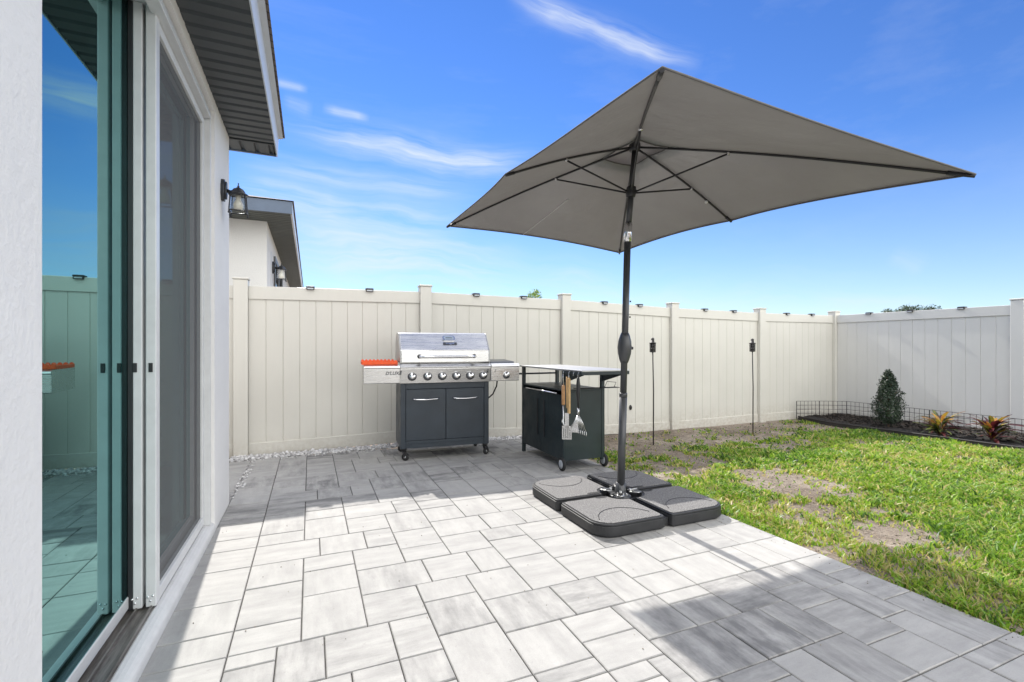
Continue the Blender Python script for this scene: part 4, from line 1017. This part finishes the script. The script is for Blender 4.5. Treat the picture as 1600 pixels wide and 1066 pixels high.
n = 2600; x = rng.uniform(-.75, 2.75, n); y = rng.uniform(5.50, 5.70, n)-np.abs(rng.normal(0, .012, n)); z = np.interp(x, [-.7, 1.3, 2.7], [.0, .008, -.03])+rng.uniform(-.01, .012, n)
pos = np.stack([x, y, z], 1)
n2 = 90; p2 = np.stack([rng.uniform(-.56, -.50, n2), rng.uniform(4.05, 5.5, n2), rng.uniform(.0, .012, n2)], 1)
n3 = 160; p3 = np.stack([rng.uniform(-.5, 2.6, n3), 5.47-np.abs(rng.normal(0, .05, n3)), np.full(n3, .006)], 1)
def stone_mat():
    m = bpy.data.materials.new('gravel_stone'); m.use_nodes = True; t = NT(m.node_tree); p = t.n['Principled BSDF']
    a = t.node('ShaderNodeAttribute', attribute_name='tone').outputs['Fac']; t.l.new(t.mix(a, (.34, .33, .325), (.72, .71, .70)), p.inputs['Base Color']); p.inputs['Roughness'].default_value = .85; return m
scatter_stones('gravel', np.concatenate([pos, p2, p3]), np.concatenate([rng.uniform(.010, .024, n), rng.uniform(.006, .013, n2), rng.uniform(.004, .010, n3)]), stone_mat(), label='white decorative stones along the fence foot', cat='gravel')
# soil crumbs, pebbles and dead thatch over the bare ground
n = 9000; x = rng.uniform(2.63, 7.5, n); y = rng.uniform(0, 5.66, n); z = np.array([gz(a, b) for a, b in zip(x, y)])
def crumb_mat():
    m = bpy.data.materials.new('soil_crumb'); m.use_nodes = True; t = NT(m.node_tree); p = t.n['Principled BSDF']
    a = t.node('ShaderNodeAttribute', attribute_name='tone').outputs['Fac']; t.l.new(t.mix(a, (.06, .045, .03), (.42, .37, .30)), p.inputs['Base Color']); p.inputs['Roughness'].default_value = .95; return m
scatter_stones('soil_crumbs', np.stack([x, y, z+.002], 1), rng.uniform(.003, .009, n), crumb_mat(), label='loose crumbs of soil and pebbles on the bare lawn patches', cat='soil')
n = 420; x = rng.uniform(-.5, 2.58, n); y = rng.uniform(.2, 5.4, n)
edge = rng.random(n) < .5; x[edge] = 2.6-np.abs(rng.normal(0, .05, edge.sum()))
scatter_stones('paving_grit', np.stack([x, y, np.full(n, .0022)], 1), rng.uniform(.0012, .0038, n), bpy.data.materials['soil_crumb'], label='tiny crumbs of soil and grit lying on the paving', cat='grit')
# planting bed
def bed():
    ys = np.linspace(-3.8, 5.68, 96); vs = []; nx = 16
    for y in ys:
        xa = float(bed_line(y)); 
        for k in range(nx):
            f = k/(nx-1); x = xa+(8.83-xa)*f
            vs.append((x, y, gz(min(x, 9), y)+.004+.045*math.sin(math.pi*min(1, f*1.4))**.6*(f < .71)+.045*(f >= .71)*1+.012*mnoise.noise(Vector((x*6, y*6, 2)))))
    fs = [(j*nx+k, j*nx+k+1, (j+1)*nx+k+1, (j+1)*nx+k) for j in range(95) for k in range(nx-1)]
    structure(MB().add(vs, fs, True).build('mulch_bed', M_mulch))
    n = 9000; y = rng.uniform(1.0, 5.66, n); x = bed_line(y)+(8.8-bed_line(y))*rng.random(n)
    f = (x-bed_line(y))/(8.83-bed_line(y)); z = np.array([gz(a, b) for a, b in zip(x, y)])+.05*np.clip(f*3, 0, 1)
    L_ = rng.uniform(.008, .028, n); a = rng.uniform(0, 6.28, n); tl = rng.uniform(-.5, .5, n)
    d = np.stack([np.cos(a)*L_, np.sin(a)*L_, tl*L_], 1); q = np.stack([-np.sin(a)*L_*.3, np.cos(a)*L_*.3, rng.uniform(-.1, .3, n)*L_], 1); P = np.stack([x, y, z+.006], 1)
    V = np.stack([P-d-q, P+d-q, P+d+q, P-d+q], 1).reshape(-1, 3); o = np.arange(n)*4; F4 = np.stack([o, o+1, o+2, o+3], 1)
    m = bpy.data.materials.new('mulch_chip'); m.use_nodes = True; t = NT(m.node_tree); p = t.n['Principled BSDF']
    at = t.node('ShaderNodeAttribute', attribute_name='tone').outputs['Fac']; t.l.new(t.mix(at, (.010, .009, .008), (.06, .045, .035)), p.inputs['Base Color']); p.inputs['Roughness'].default_value = .9
    tag(mesh_np('mulch_chips', V, F4, None, m, np.repeat(rng.random(n), 4)), 'dark mulch chips covering the planting bed', 'mulch', kind='stuff')
    # edging strip
    pts = [(float(bed_line(y)), y) for y in np.linspace(-3.8, 5.64, 40)]; b = MB(); vs = []; fs = []
    for i, (x, y) in enumerate(pts):
        wv = .012*math.sin(i*1.3); z = gz(x, y); x += wv
        vs += [(x-.006, y, z-.03), (x-.006, y, z+.055), (x+.006, y, z+.055), (x+.006, y, z-.03)]
    for i in range(len(pts)-1):
        for k in range(4): fs.append((4*i+k, 4*i+(k+1) % 4, 4*i+4+(k+1) % 4, 4*i+4+k))
    b.add(vs, fs); b.tube([(x+.012*math.sin(i*1.3), y, gz(x, y)+.058) for i, (x, y) in enumerate(pts)], .011, 6)
    tag(b.build('garden_edging', M_edge), 'low black plastic edging between lawn and mulch bed', 'edging')
bed()
def wire_fence():
    base = [(7.74, 5.66), (8.12, 5.52), (8.50, 5.30), (8.52, 4.7), (8.48, 4.1), (8.50, 3.5), (8.46, 2.9), (8.5, 2.2), (8.5, 1.2)]
    w_ = thing('wire_border_fence', (7.74, 5.66, -.1), 'low black wire garden fence zigzagging in front of the side fence', 'garden fence')
    for (a, b_) in zip(base[:-1], base[1:]):
        a = Vector((*a, -.09)); b_ = Vector((*b_, -.09)); d = b_-a; n = max(3, int(d.length/.065)); m = MB()
        for k in range(n+1):
            p = a+d*k/n; m.tube([p, p+Vector((0, 0, .30))], .0032 if k not in (0, n) else .006, 5)
        for z in (.02, .09, .16, .23, .30): m.tube([a+Vector((0, 0, z)), b_+Vector((0, 0, z))], .0034, 5)
        m.build('wire_panel', M_wire, w_, world=True)
wire_fence()

def leaf_cloud(name, pts, nrm, size, m, tone, parent, wid=.5):
    n = len(pts); a = rng.standard_normal((n, 3)); u = nrm+.7*rng.standard_normal((n, 3)); u /= np.linalg.norm(u, axis=1)[:, None]
    v = np.cross(u, a); v /= np.linalg.norm(v, axis=1)[:, None]; w_ = np.cross(u, v)
    s = size[:, None]
    V = np.stack([pts-v*s*.0, pts+v*s*.5+w_*s*wid*.5, pts+v*s+u*s*.15, pts+v*s*.5-w_*s*wid*.5], 1).reshape(-1, 3)
    o = np.arange(n)*4; return mesh_np(name, V, np.stack([o, o+1, o+2, o+3], 1), None, m, np.repeat(tone, 4), parent)
def make_bush():
    x, y = 7.88, 4.32; z = gz(x, y)+.04
    b = thing('conical_shrub', (x, y, z), 'dense dark green conical shrub growing in the mulch bed', 'shrub')
    m = MB(); m.tube([(0, 0, -.05), (.005, 0, .15), (-.005, .01, .5), (0, 0, .72)], [.014, .012, .008, .003], 8)
    for k in range(26):
        a = k*2.4; h = .12+.55*k/26; r = .20*(1-h/.95)+.02; m.tube([(0, 0, h), (r*math.cos(a), r*math.sin(a), h+.10)], [.005, .002], 5)
    m.build('trunk', M_bark, b)
    n = 8000; h = rng.beta(1.2, 1.15, n)*.76+.07; a = rng.uniform(0, 6.283, n)
    prof = np.interp(h, [.05, .12, .22, .35, .5, .65, .76, .84, .88], [.06, .18, .225, .205, .165, .12, .075, .03, .0])
    lob = 1+.17*np.sin(a*3+h*9)+.15*np.sin(a*5-h*23)+.12*rng.standard_normal(n)
    r = .82*prof*lob*np.sqrt(rng.uniform(.25, 1, n))
    P = np.stack([r*np.cos(a), r*np.sin(a), h+.012*rng.standard_normal(n)], 1); N = np.stack([np.cos(a), np.sin(a), np.full(n, .5)], 1)
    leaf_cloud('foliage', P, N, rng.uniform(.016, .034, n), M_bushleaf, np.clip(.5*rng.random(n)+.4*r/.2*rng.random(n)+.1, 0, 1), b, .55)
make_bush()
def make_croton(x, y, seed, label, warm, s=1.0):
    z = gz(x, y)+.03; b = thing('croton', (x, y, z), label, 'plant', group='crotons in the mulch bed'); r = random.Random(seed)
    m = MB()
    for k in range(4): a = r.uniform(0, 6.28); m.tube([(0, 0, -.03), (.03*math.cos(a), .03*math.sin(a), .10), (.06*math.cos(a), .06*math.sin(a), .20)], [.008, .006, .004], 6)
    m.build('stem', M_bark, b)
    V = []; F = []; T_ = []
    for k in range(72):
        a = r.uniform(0, 6.283); up = r.uniform(.25, 1.3); h0 = r.uniform(.02, .20); Ls = r.uniform(.14, .25)*s; wd = r.uniform(.014, .027)
        tone = r.choice([.02, .1, .2, .45, .52]) if up < .85 else r.choice([.52, .62, .72, .85, .88] if warm else [.2, .3, .62, .85, .1, .05])
        d = Vector((math.cos(a), math.sin(a), 0)); q = Vector((-d.y, d.x, 0)); o = len(V); p = d*.04*r.random()+Vector((0, 0, h0)); el_ = up
        tw = r.uniform(-.5, .5)
        for j in range(7):
            f = j/6; ww = wd*math.sin(math.pi*(.08+.9*f))**.7
            qq = q*math.cos(tw*f)+Vector((0, 0, 1))*math.sin(tw*f)
            V += [p-qq*ww+Vector((0, 0, .004)), p, p+qq*ww+Vector((0, 0, .004))]; T_ += [min(1, max(0, tone+r.uniform(-.14, .14)+(.12 if c_ == 1 else 0))) for c_ in range(3)]
            p = p+(d*math.cos(el_)+Vector((0, 0, 1))*math.sin(el_))*Ls/6; el_ -= .16
        for j in range(6):
            F += [(o+3*j, o+3*j+1, o+3*j+4, o+3*j+3), (o+3*j+1, o+3*j+2, o+3*j+5, o+3*j+4)]
    mesh_np('foliage', np.array([v[:] for v in V]), np.array(F), None, M_croton, np.array(T_), b, smooth=True)
make_croton(7.63, 3.57, 3, 'croton with yellow-orange upright leaves, nearest the conical shrub', True, 1.25)
make_croton(7.75, 3.10, 4, 'croton with dark red leaves, near the right fence post', False, 1.2)
make_croton(7.80, 2.52, 9, 'croton with red leaves cut off by the right edge of the photo', False, .95)

def make_tree(x, y, h, r, label, seed, nl=5200, fine=.12, leaf=None):
    t = thing('distant_tree', (x, y, -.1), label, 'tree', group='trees beyond the fence'); rr = random.Random(seed)
    m = MB(); m.tube([(0, 0, 0), (.05*h*.1, 0, h*.4), (0, .03*h*.1, h*.8)], [h*.03, h*.022, h*.008], 8); L_ = []
    for k in range(9):
        a = k*2.4+rr.random(); z = h*(.45+.45*k/9); e = Vector((math.cos(a)*r*.7, math.sin(a)*r*.7, z+h*.12)); m.tube([(0, 0, z*.85), e*.5+Vector((0, 0, z*.45)), e], [h*.010, h*.006, h*.003], 6); L_.append(e)
    L_.append(Vector((0, 0, h*.93)))
    m.build('trunk', M_bark, t)
    P = []; N = []
    for c in L_:
        n = nl//len(L_); d = rng.standard_normal((n, 3)); d /= np.linalg.norm(d, axis=1)[:, None]; rad = r*.42*rng.uniform(.3, 1.1, (n, 1))
        P.append(np.array(c[:])+d*rad*np.array([1, 1, .7])); N.append(d)
    P = np.concatenate(P); N = np.concatenate(N)
    leaf_cloud('crown', P, N, rng.uniform(fine*.6, fine*1.3, len(P)), leaf or M_tree, rng.random(len(P)), t, .5)
def place(u, Y, v): x = Y*ray(u); dep = x*math.sin(R(22.95))+Y*math.cos(R(22.95)); return x, Y, 1.15+(542-v)/744*dep
x, y, z = place(830, 16, 452); make_tree(x, y, z+.1, .42, 'small lone treetop showing above the fence over the cart', 1, 900, .08, M_tree_bright)
x, y, z = place(1430, 24, 481); make_tree(x, y, z+.1, 1.7, 'wide dark treetop beyond the fence corner, right one', 2, 5000, .16)
x, y, z = place(1388, 25, 485); make_tree(x, y, z+.1, .9, 'low dark treetop beyond the fence corner, left one', 3, 2500, .14)
